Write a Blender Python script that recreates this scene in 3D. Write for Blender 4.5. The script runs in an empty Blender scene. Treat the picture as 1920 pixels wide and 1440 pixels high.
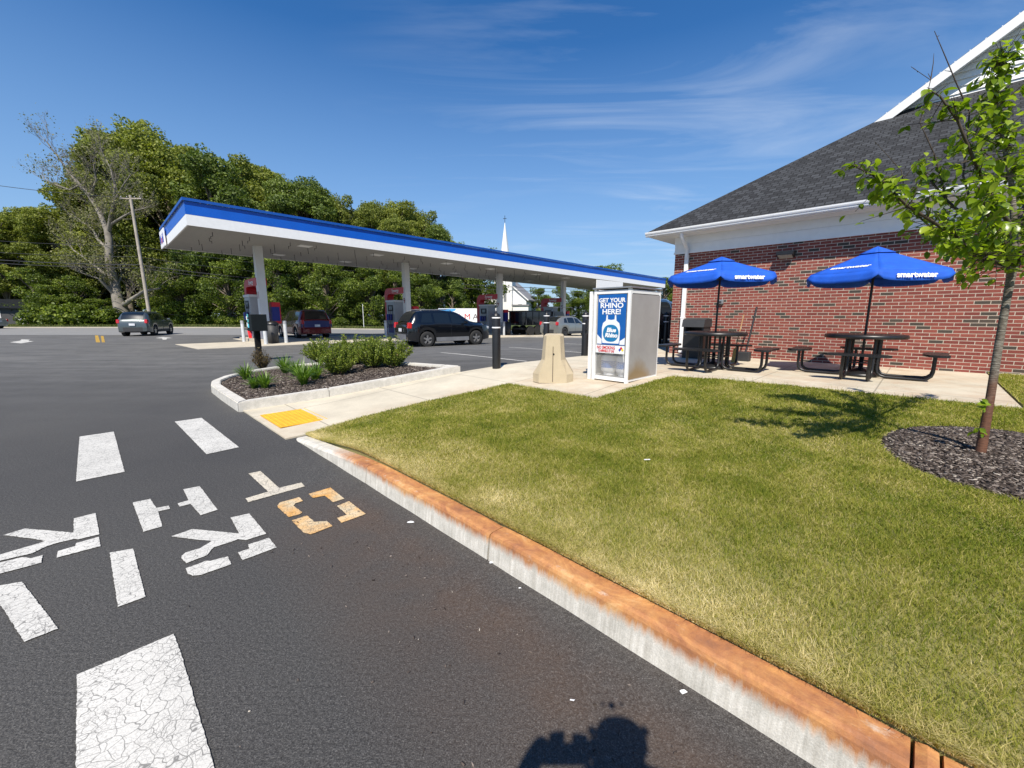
import bpy, bmesh, math, random
import numpy as np
from mathutils import Vector, Matrix, Euler
from mathutils.geometry import tessellate_polygon
R = math.radians
random.seed(7); rng = np.random.default_rng(11)
S = bpy.context.scene
COL = S.collection

# ---------------------------------------------------------------- camera
F, HZ, H = 765.0, 591.0, 1.42          # focal length (px of a 1920 wide picture), horizon row, eye height
PITCH = math.atan2(720 - HZ, F)
cd = bpy.data.cameras.new('camera'); cam = bpy.data.objects.new('camera', cd); COL.objects.link(cam)
cam.location = (0, 0, H); cam.rotation_euler = (math.pi/2 - PITCH, 0, 0)
cd.sensor_width = 36; cd.lens = F/1920*36; cd.clip_start = .05; cd.clip_end = 2000
S.camera = cam
# ---------------------------------------------------------------- light
SUN_E, SUN_A = 51.5, 9.0               # elevation; shadows run this far right of straight ahead
dvec = Vector((math.sin(R(SUN_A))*math.cos(R(SUN_E)), math.cos(R(SUN_A))*math.cos(R(SUN_E)), -math.sin(R(SUN_E))))
ld = bpy.data.lights.new('sun', 'SUN'); sun = bpy.data.objects.new('sun', ld); COL.objects.link(sun)
ld.energy = 5.0; ld.angle = R(.53); ld.color = (1, .93, .82)
sun.rotation_euler = dvec.to_track_quat('-Z', 'Y').to_euler()
W = bpy.data.worlds.new('World'); S.world = W; W.use_nodes = True
nt = W.node_tree; nt.nodes.clear()
def N(nt, t, **k):
    n = nt.nodes.new(t)
    for a, b in k.items():
        if a.startswith('i_'): n.inputs[a[2:]].default_value = b
        else: setattr(n, a, b)
    return n
sky = N(nt, 'ShaderNodeTexSky', sky_type='NISHITA', sun_disc=False, sun_elevation=R(SUN_E),
        sun_rotation=R(180 + SUN_A), altitude=0, air_density=1.0, dust_density=.0, ozone_density=2.2)
tc = N(nt, 'ShaderNodeTexCoord')
# thin cirrus: direction projected on a high layer, stretched noise
sep = N(nt, 'ShaderNodeSeparateXYZ'); nt.links.new(tc.outputs['Generated'], sep.inputs[0])
mx = N(nt, 'ShaderNodeMath', operation='MAXIMUM'); nt.links.new(sep.outputs[2], mx.inputs[0]); mx.inputs[1].default_value = .06
vd = N(nt, 'ShaderNodeVectorMath', operation='DIVIDE'); cmb = N(nt, 'ShaderNodeCombineXYZ')
for i in range(3): nt.links.new(mx.outputs[0], cmb.inputs[i])
nt.links.new(tc.outputs['Generated'], vd.inputs[0]); nt.links.new(cmb.outputs[0], vd.inputs[1])
mp = N(nt, 'ShaderNodeMapping'); mp.inputs['Rotation'].default_value = (0, 0, R(38)); mp.inputs['Scale'].default_value = (.42, 1.25, 0)
nt.links.new(vd.outputs[0], mp.inputs[0])
ns = N(nt, 'ShaderNodeTexNoise'); ns.inputs['Scale'].default_value = 1.25; ns.inputs['Detail'].default_value = 9; ns.inputs['Roughness'].default_value = .58
ns.inputs['Distortion'].default_value = .9
nt.links.new(mp.outputs[0], ns.inputs['Vector'])
rp = N(nt, 'ShaderNodeMapRange'); rp.inputs[1].default_value = .47; rp.inputs[2].default_value = .82; nt.links.new(ns.outputs[0], rp.inputs[0])
ns2 = N(nt, 'ShaderNodeTexNoise'); ns2.inputs['Scale'].default_value = .55; ns2.inputs['Detail'].default_value = 3
nt.links.new(vd.outputs[0], ns2.inputs['Vector'])
rp2 = N(nt, 'ShaderNodeMapRange'); rp2.inputs[1].default_value = .38; rp2.inputs[2].default_value = .62; nt.links.new(ns2.outputs[0], rp2.inputs[0])
# clouds belong to the north-east half of the sky
rp3 = N(nt, 'ShaderNodeMapRange'); rp3.inputs[1].default_value = -.35; rp3.inputs[2].default_value = .12; nt.links.new(sep.outputs[0], rp3.inputs[0])
m1 = N(nt, 'ShaderNodeMath', operation='MULTIPLY'); nt.links.new(rp.outputs[0], m1.inputs[0]); nt.links.new(rp2.outputs[0], m1.inputs[1])
m2 = N(nt, 'ShaderNodeMath', operation='MULTIPLY'); nt.links.new(m1.outputs[0], m2.inputs[0]); nt.links.new(rp3.outputs[0], m2.inputs[1])
lowf = N(nt, 'ShaderNodeMapRange'); nt.links.new(sep.outputs[2], lowf.inputs[0])
for i_, v_ in enumerate((0, .5, .85, 0)): lowf.inputs[i_+1].default_value = v_
m3 = N(nt, 'ShaderNodeMath', operation='MULTIPLY'); nt.links.new(m2.outputs[0], m3.inputs[0]); m3.inputs[1].default_value = .44
hs = N(nt, 'ShaderNodeHueSaturation'); hs.inputs['Saturation'].default_value = 1.34; hs.inputs['Value'].default_value = 1.08; hs.inputs['Hue'].default_value = .506; nt.links.new(sky.outputs[0], hs.inputs['Color'])
mixc = N(nt, 'ShaderNodeMix', data_type='RGBA'); nt.links.new(m3.outputs[0], mixc.inputs[0])
mixl = N(nt, 'ShaderNodeMix', data_type='RGBA'); nt.links.new(lowf.outputs[0], mixl.inputs[0]); nt.links.new(hs.outputs[0], mixl.inputs[6]); mixl.inputs[7].default_value = (2.3, 3.7, 5.9, 1)
nt.links.new(mixl.outputs[2], mixc.inputs[6])
mixc.inputs[7].default_value = (6.2, 6.8, 7.6, 1)
bg = N(nt, 'ShaderNodeBackground'); bg.inputs[1].default_value = .096; nt.links.new(mixc.outputs[2], bg.inputs[0])
wo = N(nt, 'ShaderNodeOutputWorld'); nt.links.new(bg.outputs[0], wo.inputs[0])
S.view_settings.view_transform = 'Standard'; S.view_settings.look = 'None'
S.view_settings.exposure = 0.48; S.view_settings.gamma = 1
S.view_settings.use_curve_mapping = False

# ---------------------------------------------------------------- where things stand
C7 = .70711
def sst(t):
    t = np.clip(t, 0, 1); return t*t*(3 - 2*t)
def gz(x, y):                          # height of the graded site
    u = (y - x)*C7; v = (x + y)*C7
    return .33*sst((v - 1)/6)*(1 - sst((u - 9)/8)) - .3*sst((v - 6)/26)*sst((u - 9)/8)
def XY(u, v): return (v - u)*C7, (u + v)*C7
def UV(p): return (p[1] - p[0])*C7, (p[0] + p[1])*C7
def ray(px, py):
    a = (px - 960)/F; b = -(py - 720)/F
    return Vector((a, math.cos(PITCH) + b*math.sin(PITCH), -math.sin(PITCH) + b*math.cos(PITCH)))
def Z(px, py, z=0):
    d = ray(px, py); t = (z - H)/d.z; return Vector((0, 0, H)) + d*t
def G(px, py, off=0):
    z = 0
    for _ in range(30):
        p = Z(px, py, z + off); z = .5*z + .5*float(gz(p.x, p.y))
    return Z(px, py, z + off)
def D(px, py, Y):                      # point of that sight line at distance Y
    d = ray(px, py); return Vector((0, 0, H)) + d*(Y/d.y)
SITE = -math.pi/4                      # local x = along the shop wall towards the right, local y = away

# ---------------------------------------------------------------- materials
MC = {}
def newmat(name):
    m = bpy.data.materials.new(name); m.use_nodes = True
    b = m.node_tree.nodes['Principled BSDF']; return m, m.node_tree, b
def ramp(nt, stops, src=None):
    r = N(nt, 'ShaderNodeValToRGB'); el = r.color_ramp.elements
    while len(el) < len(stops): el.new(.5)
    for e, (p, c) in zip(el, stops):
        e.position = p; e.color = (*c, 1) if len(c) == 3 else c
    if src is not None: nt.links.new(src, r.inputs[0])
    return r
def noise(nt, scale, detail=4, rough=.6, vec=None, dist=0):
    n = N(nt, 'ShaderNodeTexNoise'); n.inputs['Scale'].default_value = scale; n.inputs['Detail'].default_value = detail
    n.inputs['Roughness'].default_value = rough; n.inputs['Distortion'].default_value = dist
    if vec is not None: nt.links.new(vec, n.inputs['Vector'])
    return n
def objco(nt, sc=None):
    t = N(nt, 'ShaderNodeTexCoord')
    if sc is None: return t.outputs['Object']
    m = N(nt, 'ShaderNodeMapping'); m.inputs['Scale'].default_value = sc; nt.links.new(t.outputs['Object'], m.inputs[0]); return m.outputs[0]
def mixrgb(nt, fac, a, b, mode='MIX'):
    m = N(nt, 'ShaderNodeMix', data_type='RGBA', blend_type=mode)
    for s, i in ((fac, 0), (a, 6), (b, 7)):
        if isinstance(s, (int, float)): m.inputs[i].default_value = s
        elif isinstance(s, tuple): m.inputs[i].default_value = (*s, 1)
        else: nt.links.new(s, m.inputs[i])
    return m.outputs[2]
def math_(nt, op, a, b=0, clamp=False):
    m = N(nt, 'ShaderNodeMath', operation=op); m.use_clamp = clamp
    for i, s in enumerate((a, b)):
        if isinstance(s, (int, float)): m.inputs[i].default_value = s
        else: nt.links.new(s, m.inputs[i])
    return m.outputs[0]
def mrange(nt, src, a, b, c=0, d=1):
    m = N(nt, 'ShaderNodeMapRange'); nt.links.new(src, m.inputs[0])
    for i, v in enumerate((a, b, c, d)): m.inputs[i+1].default_value = v
    return m.outputs[0]
def bump(nt, b, h, strength=.3, dist=.01):
    n = N(nt, 'ShaderNodeBump'); n.inputs['Strength'].default_value = strength; n.inputs['Distance'].default_value = dist
    nt.links.new(h, n.inputs['Height']); nt.links.new(n.outputs[0], b.inputs['Normal'])
def mat(name, col, rough=.5, metal=0, var=.12, scale=6, bmp=0, bscale=60, spec=.5, coat=0, emit=None):
    if name in MC: return MC[name]
    m, nt, b = newmat(name)
    n = noise(nt, scale, 5, .6, objco(nt))
    lo = tuple(c*(1 - var) for c in col); hi = tuple(min(1, c*(1 + var)) for c in col)
    r = ramp(nt, [(.3, lo), (.7, hi)], n.outputs[0]); nt.links.new(r.outputs[0], b.inputs['Base Color'])
    b.inputs['Roughness'].default_value = rough; b.inputs['Metallic'].default_value = metal
    b.inputs['Specular IOR Level'].default_value = spec; b.inputs['Coat Weight'].default_value = coat; b.inputs['Coat Roughness'].default_value = .05
    if bmp: bump(nt, b, noise(nt, bscale, 4, .6, objco(nt)).outputs[0], bmp, .01)
    if emit: b.inputs['Emission Color'].default_value = (*emit, 1); b.inputs['Emission Strength'].default_value = 1
    MC[name] = m; return m

def m_asphalt():
    m, nt, b = newmat('asphalt'); co = objco(nt)
    fine = noise(nt, 190, 2, .7, co); mid = noise(nt, 70, 3, .6, co); big = noise(nt, .35, 4, .6, co)
    v1 = ramp(nt, [(.30, (.02, .0195, .019)), (.5, (.062, .060, .057)), (.62, (.098, .095, .090)), (.78, (.25, .24, .22))], fine.outputs[0])
    v2 = ramp(nt, [(.35, (.62, .62, .62)), (.65, (1.2, 1.2, 1.2))], mid.outputs[0])
    c = mixrgb(nt, 1.0, v1.outputs[0], v2.outputs[0], 'MULTIPLY')
    v3 = ramp(nt, [(.3, (.82, .82, .84)), (.7, (1.18, 1.17, 1.15))], big.outputs[0])
    c = mixrgb(nt, 1.0, c, v3.outputs[0], 'MULTIPLY')
    # glancing reflection painted in: asphalt colour pales farther out on the lot
    sp = N(nt, 'ShaderNodeSeparateXYZ'); nt.links.new(co, sp.inputs[0])
    x, y = sp.outputs[0], sp.outputs[1]
    far_pale = mrange(nt, y, 4.5, 13, 0, 1)
    wob = noise(nt, .9, 3, .5, objco(nt, (.5, 2.2, 1)))
    pale0 = ramp(nt, [(.3, (.088, .087, .083)), (.7, (.15, .147, .14))], wob.outputs[0])
    patch_ = ramp(nt, [(.35, (.78, .78, .78)), (.5, (1, 1, 1)), (.68, (1.15, 1.15, 1.14))], noise(nt, 2.6, 7, .75, co).outputs[0])
    class _o: pass
    pale = _o(); pale.outputs = [mixrgb(nt, 1.0, pale0.outputs[0], patch_.outputs[0], 'MULTIPLY')]
    c = mixrgb(nt, math_(nt, 'MULTIPLY', far_pale, .85), c, pale.outputs[0])
    # rusty water stain beside the kerb
    vv = math_(nt, 'MULTIPLY', math_(nt, 'ADD', x, y), C7); uu = math_(nt, 'MULTIPLY', math_(nt, 'SUBTRACT', y, x), C7)
    st = mrange(nt, vv, .45, 1.15, 0, 1)
    su = math_(nt, 'MULTIPLY', mrange(nt, uu, 3.6, 2.6, 0, 1), mrange(nt, uu, -.6, .6, .35, 1))
    so = noise(nt, 2.2, 4, .6, co)
    f = math_(nt, 'MULTIPLY', math_(nt, 'MULTIPLY', st, su), mrange(nt, so.outputs[0], .3, .65, .25, 1))
    near = mrange(nt, vv, 1.2, 1.36, 1, .25)
    f = math_(nt, 'MULTIPLY', math_(nt, 'MULTIPLY', f, near), .5)
    c = mixrgb(nt, f, c, (.105, .058, .032))
    nt.links.new(c, b.inputs['Base Color']); b.inputs['Roughness'].default_value = .82
    b.inputs['Specular IOR Level'].default_value = .4
    hh = math_(nt, 'ADD', fine.outputs[0], mid.outputs[0]); bump(nt, b, hh, .75, .006); return m
def m_road():
    m, nt, b = newmat('old asphalt'); co = objco(nt, (.3, 2, 1))
    r = ramp(nt, [(.3, (.17, .17, .165)), (.7, (.24, .235, .225))], noise(nt, 1.3, 6, .7, co).outputs[0])
    nt.links.new(r.outputs[0], b.inputs['Base Color']); b.inputs['Roughness'].default_value = .9; return m
def m_concrete(name='concrete', col=(.47, .43, .36), stain=0):
    m, nt, b = newmat(name); co = objco(nt)
    n1 = noise(nt, 1.4, 5, .65, co); n2 = noise(nt, 120, 3, .7, co)
    a = ramp(nt, [(.3, tuple(c*.84 for c in col)), (.7, tuple(c*1.12 for c in col))], n1.outputs[0])
    s = ramp(nt, [(.3, (.85, .85, .85)), (.65, (1.06, 1.06, 1.06))], n2.outputs[0])
    c = mixrgb(nt, 1.0, a.outputs[0], s.outputs[0], 'MULTIPLY')
    if stain:
        n3 = noise(nt, 2.0, 5, .7, co)
        sp = N(nt, 'ShaderNodeSeparateXYZ'); nt.links.new(co, sp.inputs[0])
        vv = math_(nt, 'MULTIPLY', math_(nt, 'ADD', sp.outputs[0], sp.outputs[1]), C7)
        uu = math_(nt, 'MULTIPLY', math_(nt, 'SUBTRACT', sp.outputs[1], sp.outputs[0]), C7)
        e1 = mrange(nt, uu, 5.75, 5.1, 0, 1)                       # sprinkler stain along the grass edge
        f = math_(nt, 'MULTIPLY', e1, mrange(nt, n3.outputs[0], .42, .7, 0, 1)); f = math_(nt, 'MULTIPLY', f, .45)
        c = mixrgb(nt, f, c, (.36, .2, .1))
        # saw-cut joints
        for src, period in ((vv, 1.52), (uu, 1.52)):
            fr = math_(nt, 'FRACT', math_(nt, 'DIVIDE', math_(nt, 'ADD', src, 30.02), period))
            ln = math_(nt, 'LESS_THAN', fr, .012); c = mixrgb(nt, math_(nt, 'MULTIPLY', ln, .55), c, (.13, .115, .09))
    nt.links.new(c, b.inputs['Base Color']); b.inputs['Roughness'].default_value = .85
    bump(nt, b, n2.outputs[0], .25, .004); return m
def m_kerb(rust):
    m, nt, b = newmat('kerb stone' + (' rusted' if rust else '')); co = objco(nt)
    n1 = noise(nt, 9, 5, .7, co); n2 = noise(nt, 160, 3, .7, co)
    a = ramp(nt, [(.3, (.46, .44, .39)), (.7, (.64, .61, .55))], n1.outputs[0])
    c = mixrgb(nt, 1.0, a.outputs[0], ramp(nt, [(.3, (.8, .8, .8)), (.65, (1.08, 1.08, 1.08))], n2.outputs[0]).outputs[0], 'MULTIPLY')
    if rust:
        sp = N(nt, 'ShaderNodeSeparateXYZ'); nt.links.new(co, sp.inputs[0])       # local x along the kerb
        streak = noise(nt, 30, 6, .75, objco(nt, (1, .02, .04)))
        wide = noise(nt, 2.6, 4, .6, objco(nt, (1, .3, .3)))
        drip = math_(nt, 'ADD', mrange(nt, streak.outputs[0], .3, .8, -.03, .035), mrange(nt, wide.outputs[0], .3, .7, -.012, .015))
        f = mrange(nt, math_(nt, 'ADD', sp.outputs[2], drip), .085, .132, 0, 1)
        c = mixrgb(nt, 1.0, c, ramp(nt, [(.3, (.72, .7, .66)), (.6, (1.15, 1.15, 1.14))], streak.outputs[0]).outputs[0], 'MULTIPLY')
        along = math_(nt, 'MULTIPLY', mrange(nt, math_(nt, 'ADD', sp.outputs[0], mrange(nt, wide.outputs[0], .3, .7, -.35, .35)), .35, 1.0, 0, 1), 1.0)
        f = math_(nt, 'MULTIPLY', f, along)
        rc = ramp(nt, [(.28, (.17, .055, .02)), (.43, (.34, .12, .03)), (.57, (.48, .21, .055)), (.74, (.60, .36, .15))],
                  noise(nt, 2.4, 9, .72, objco(nt, (1.5, 2.6, 1)), .9).outputs[0])
        pt = ramp(nt, [(.3, (.8, .77, .74)), (.5, (1, 1, 1)), (.7, (1.15, 1.16, 1.15))], noise(nt, 34, 6, .75, objco(nt)).outputs[0])
        rcol = mixrgb(nt, 1.0, rc.outputs[0], pt.outputs[0], 'MULTIPLY')
        worn = mrange(nt, noise(nt, 7, 7, .75, objco(nt, (1, 2, 1))).outputs[0], .60, .72, .93, .45)
        c = mixrgb(nt, math_(nt, 'MULTIPLY', f, worn), c, rcol)
    nt.links.new(c, b.inputs['Base Color']); b.inputs['Roughness'].default_value = .8
    bump(nt, b, n2.outputs[0], .35, .004); return m
def m_paint(name, base, base2=None):
    m, nt, b = newmat(name); co = objco(nt)
    wn = noise(nt, 5, 3, .6, co); 
    w = N(nt, 'ShaderNodeVectorMath', operation='SCALE'); w.inputs['Scale'].default_value = .14; nt.links.new(wn.outputs['Color'], w.inputs[0])
    ad = N(nt, 'ShaderNodeVectorMath', operation='ADD'); nt.links.new(co, ad.inputs[0]); nt.links.new(w.outputs[0], ad.inputs[1])
    v = N(nt, 'ShaderNodeTexVoronoi', feature='DISTANCE_TO_EDGE'); v.inputs['Scale'].default_value = 21; nt.links.new(ad.outputs[0], v.inputs['Vector'])
    v2 = N(nt, 'ShaderNodeTexVoronoi', feature='DISTANCE_TO_EDGE'); v2.inputs['Scale'].default_value = 52; nt.links.new(ad.outputs[0], v2.inputs['Vector'])
    n3 = noise(nt, 4, 3, .6, co); msk = mrange(nt, n3.outputs[0], .4, .6, 0, 1)
    cr = mrange(nt, v.outputs['Distance'], .01, .035, .9, 0)
    cr2 = math_(nt, 'MULTIPLY', mrange(nt, v2.outputs['Distance'], .02, .06, .8, 0), msk)
    pit = math_(nt, 'MULTIPLY', mrange(nt, noise(nt, 130, 3, .7, co).outputs[0], .54, .66, 0, .9), mrange(nt, noise(nt, 2.5, 4, .7, co).outputs[0], .4, .62, .25, 1))
    f = math_(nt, 'MAXIMUM', math_(nt, 'MAXIMUM', cr, cr2), pit)
    big = noise(nt, 1.5, 4, .6, co)
    a = ramp(nt, [(.3, tuple(q*.86 for q in base)), (.7, base)], big.outputs[0]).outputs[0]
    if base2: a = mixrgb(nt, mrange(nt, noise(nt, 3.5, 4, .6, co).outputs[0], .35, .62, 0, 1), a, base2)
    c = mixrgb(nt, math_(nt, 'MULTIPLY', f, .8), a, (.06, .058, .055))
    nt.links.new(c, b.inputs['Base Color']); b.inputs['Roughness'].default_value = .75
    bump(nt, b, noise(nt, 120, 3, .6, co).outputs[0], .4, .004); return m
def m_brick():
    m, nt, b = newmat('red brick'); t = N(nt, 'ShaderNodeTexCoord')
    sp = N(nt, 'ShaderNodeSeparateXYZ'); nt.links.new(t.outputs['Object'], sp.inputs[0])
    cb = N(nt, 'ShaderNodeCombineXYZ'); nt.links.new(math_(nt, 'ADD', sp.outputs[0], sp.outputs[1]), cb.inputs[0]); nt.links.new(sp.outputs[2], cb.inputs[1])
    br = N(nt, 'ShaderNodeTexBrick'); nt.links.new(cb.outputs[0], br.inputs['Vector'])
    for k, v in (('Scale', 1), ('Mortar Size', .0062), ('Mortar Smooth', .15), ('Brick Width', .205), ('Row Height', .0677)): br.inputs[k].default_value = v
    br.inputs['Color1'].default_value = (0, 0, 0, 1); br.inputs['Color2'].default_value = (1, 1, 1, 1); br.inputs['Mortar'].default_value = (.5, .5, .5, 1)
    br.offset = .5
    rc = ramp(nt, [(0, (.16, .034, .026)), (.3, (.215, .048, .034)), (.6, (.245, .062, .043)), (.84, (.18, .042, .032)), (.875, (.068, .05, .038)), (1, (.045, .038, .03))], br.outputs['Color'])
    rc.color_ramp.interpolation = 'LINEAR'
    nz = noise(nt, 45, 4, .7, t.outputs['Object'])
    c = mixrgb(nt, 1.0, rc.outputs[0], ramp(nt, [(.3, (.78, .78, .78)), (.7, (1.2, 1.2, 1.2))], nz.outputs[0]).outputs[0], 'MULTIPLY')
    mo = ramp(nt, [(.3, (.40, .33, .26)), (.7, (.52, .45, .37))], noise(nt, 4, 3, .5, t.outputs['Object']).outputs[0])
    c = mixrgb(nt, br.outputs['Fac'], c, mo.outputs[0])
    nt.links.new(c, b.inputs['Base Color']); b.inputs['Roughness'].default_value = .85
    h = math_(nt, 'ADD', math_(nt, 'SUBTRACT', 1, br.outputs['Fac']), math_(nt, 'MULTIPLY', nz.outputs[0], .25)); bump(nt, b, h, .7, .006); return m
def m_shingle():
    m, nt, b = newmat('asphalt shingle'); t = N(nt, 'ShaderNodeTexCoord'); uvn = N(nt, 'ShaderNodeUVMap')
    br = N(nt, 'ShaderNodeTexBrick'); nt.links.new(uvn.outputs[0], br.inputs['Vector'])
    for k, v in (('Scale', 1), ('Mortar Size', .011), ('Mortar Smooth', .1), ('Brick Width', .17), ('Row Height', .135)): br.inputs[k].default_value = v
    br.inputs['Color1'].default_value = (.014, .0145, .016, 1); br.inputs['Color2'].default_value = (.045, .048, .053, 1); br.inputs['Mortar'].default_value = (.004, .004, .004, 1)
    br.offset = .37
    nz = noise(nt, 90, 3, .7, t.outputs['Object'])
    c = mixrgb(nt, 1.0, br.outputs[0], ramp(nt, [(.3, (.6, .6, .6)), (.7, (1.35, 1.35, 1.35))], nz.outputs[0]).outputs[0], 'MULTIPLY')
    nt.links.new(c, b.inputs['Base Color']); b.inputs['Roughness'].default_value = .92
    bump(nt, b, math_(nt, 'SUBTRACT', 1, br.outputs['Fac']), .9, .01); return m
def m_leaf(name, cols, trans=.35, rough=.5, patch=0, spec=.35):
    if name in MC: return MC[name]
    m = bpy.data.materials.new(name); m.use_nodes = True; nt = m.node_tree; b = nt.nodes['Principled BSDF']; out = nt.nodes['Material Output']
    at = N(nt, 'ShaderNodeAttribute'); at.attribute_name = 'rnd'
    src = at.outputs['Fac']
    if patch:
        pn = noise(nt, patch, 5, .62, objco(nt)); src = math_(nt, 'ADD', math_(nt, 'MULTIPLY', src, .66), mrange(nt, pn.outputs[0], .3, .7, 0, .36))
    n = len(cols); r = ramp(nt, [(i/(n - 1), c) for i, c in enumerate(cols)], src)
    nt.links.new(r.outputs[0], b.inputs['Base Color']); b.inputs['Roughness'].default_value = rough; b.inputs['Specular IOR Level'].default_value = spec
    tr = N(nt, 'ShaderNodeBsdfTranslucent'); tcx = mixrgb(nt, 1.0, r.outputs[0], (1.5, 1.6, .6), 'MULTIPLY'); nt.links.new(tcx, tr.inputs[0])
    mx = N(nt, 'ShaderNodeMixShader'); mx.inputs[0].default_value = trans
    nt.links.new(b.outputs[0], mx.inputs[1]); nt.links.new(tr.outputs[0], mx.inputs[2]); nt.links.new(mx.outputs[0], out.inputs[0])
    MC[name] = m; return m
def m_glass(name='car glass', tint=(.02, .025, .03)):
    return mat(name, (.008, .011, .013), .07, 0, 0, spec=.6, coat=.5)
def m_cutout(name, col, period=.018, hole=.395):     # expanded metal mesh: diamond holes
    m = bpy.data.materials.new(name); m.use_nodes = True; nt = m.node_tree; b = nt.nodes['Principled BSDF']; out = nt.nodes['Material Output']
    sp = N(nt, 'ShaderNodeSeparateXYZ'); nt.links.new(objco(nt), sp.inputs[0])
    hx = math_(nt, 'ADD', sp.outputs[0], sp.outputs[1])
    a = math_(nt, 'DIVIDE', hx, period*1.9); c = math_(nt, 'DIVIDE', sp.outputs[2], period)
    f1 = math_(nt, 'ABSOLUTE', math_(nt, 'SUBTRACT', math_(nt, 'FRACT', math_(nt, 'ADD', math_(nt, 'ADD', a, c), 50)), .5))
    f2 = math_(nt, 'ABSOLUTE', math_(nt, 'SUBTRACT', math_(nt, 'FRACT', math_(nt, 'ADD', math_(nt, 'SUBTRACT', a, c), 50)), .5))
    h = math_(nt, 'LESS_THAN', math_(nt, 'MAXIMUM', f1, f2), hole)
    b.inputs['Base Color'].default_value = (*col, 1); b.inputs['Roughness'].default_value = .5; b.inputs['Metallic'].default_value = .3
    tr = N(nt, 'ShaderNodeBsdfTransparent'); mx = N(nt, 'ShaderNodeMixShader')
    nt.links.new(h, mx.inputs[0]); nt.links.new(b.outputs[0], mx.inputs[1]); nt.links.new(tr.outputs[0], mx.inputs[2]); nt.links.new(mx.outputs[0], out.inputs[0]); return m

ASPHALT = m_asphalt(); CONC = m_concrete('sidewalk concrete', (.54, .485, .375), 1); PADC = m_concrete('pad concrete', (.46, .41, .33))
BRICK = m_brick(); SHING = m_shingle()
WHITE = mat('white trim paint', (.78, .78, .77), .45, var=.04); DULLW = mat('white metal', (.62, .62, .61), .4, var=.06, scale=2)
BLACK = mat('black powder coat', (.012, .012, .013), .38, var=.2, scale=8); RUBBER = mat('rubber', (.018, .018, .018), .85)
DKPLAS = mat('dark plastic', (.03, .031, .033), .6); CHROME = mat('bright metal', (.6, .6, .6), .22, .9, .08)
GALV = mat('galvanised steel', (.40, .39, .375), .42, .75, .07, 2); BLUE = mat('blue sign paint', (.003, .095, .5), .35, var=.06, scale=2)
DKBLUE = mat('blue cap trim', (.003, .075, .36), .45, var=.08); RED = mat('red sign paint', (.5, .012, .018), .38, var=.1)
NAVY = mat('navy panel', (.012, .02, .16), .35); GREYP = mat('grey pump panel', (.36, .37, .38), .4, .1, .05); GLASS = m_glass()
YELLOW = mat('yellow tactile', (.75, .38, .02), .6, var=.12, scale=8, bmp=.2); TXTW = mat('white lettering', (.8, .8, .8), .5, var=.02)
TXTR = mat('red lettering', (.55, .02, .03), .5, var=.02); TXTB = mat('blue lettering', (.02, .04, .4), .5, var=.02)
BARK = mat('grey bark', (.12, .095, .07), .9, var=.35, scale=5, bmp=.6, bscale=25)
TAIL = mat('red lamp', (.5, .01, .012), .15, var=.1, coat=1); PLATE = mat('number plate', (.6, .62, .66), .5)

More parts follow.
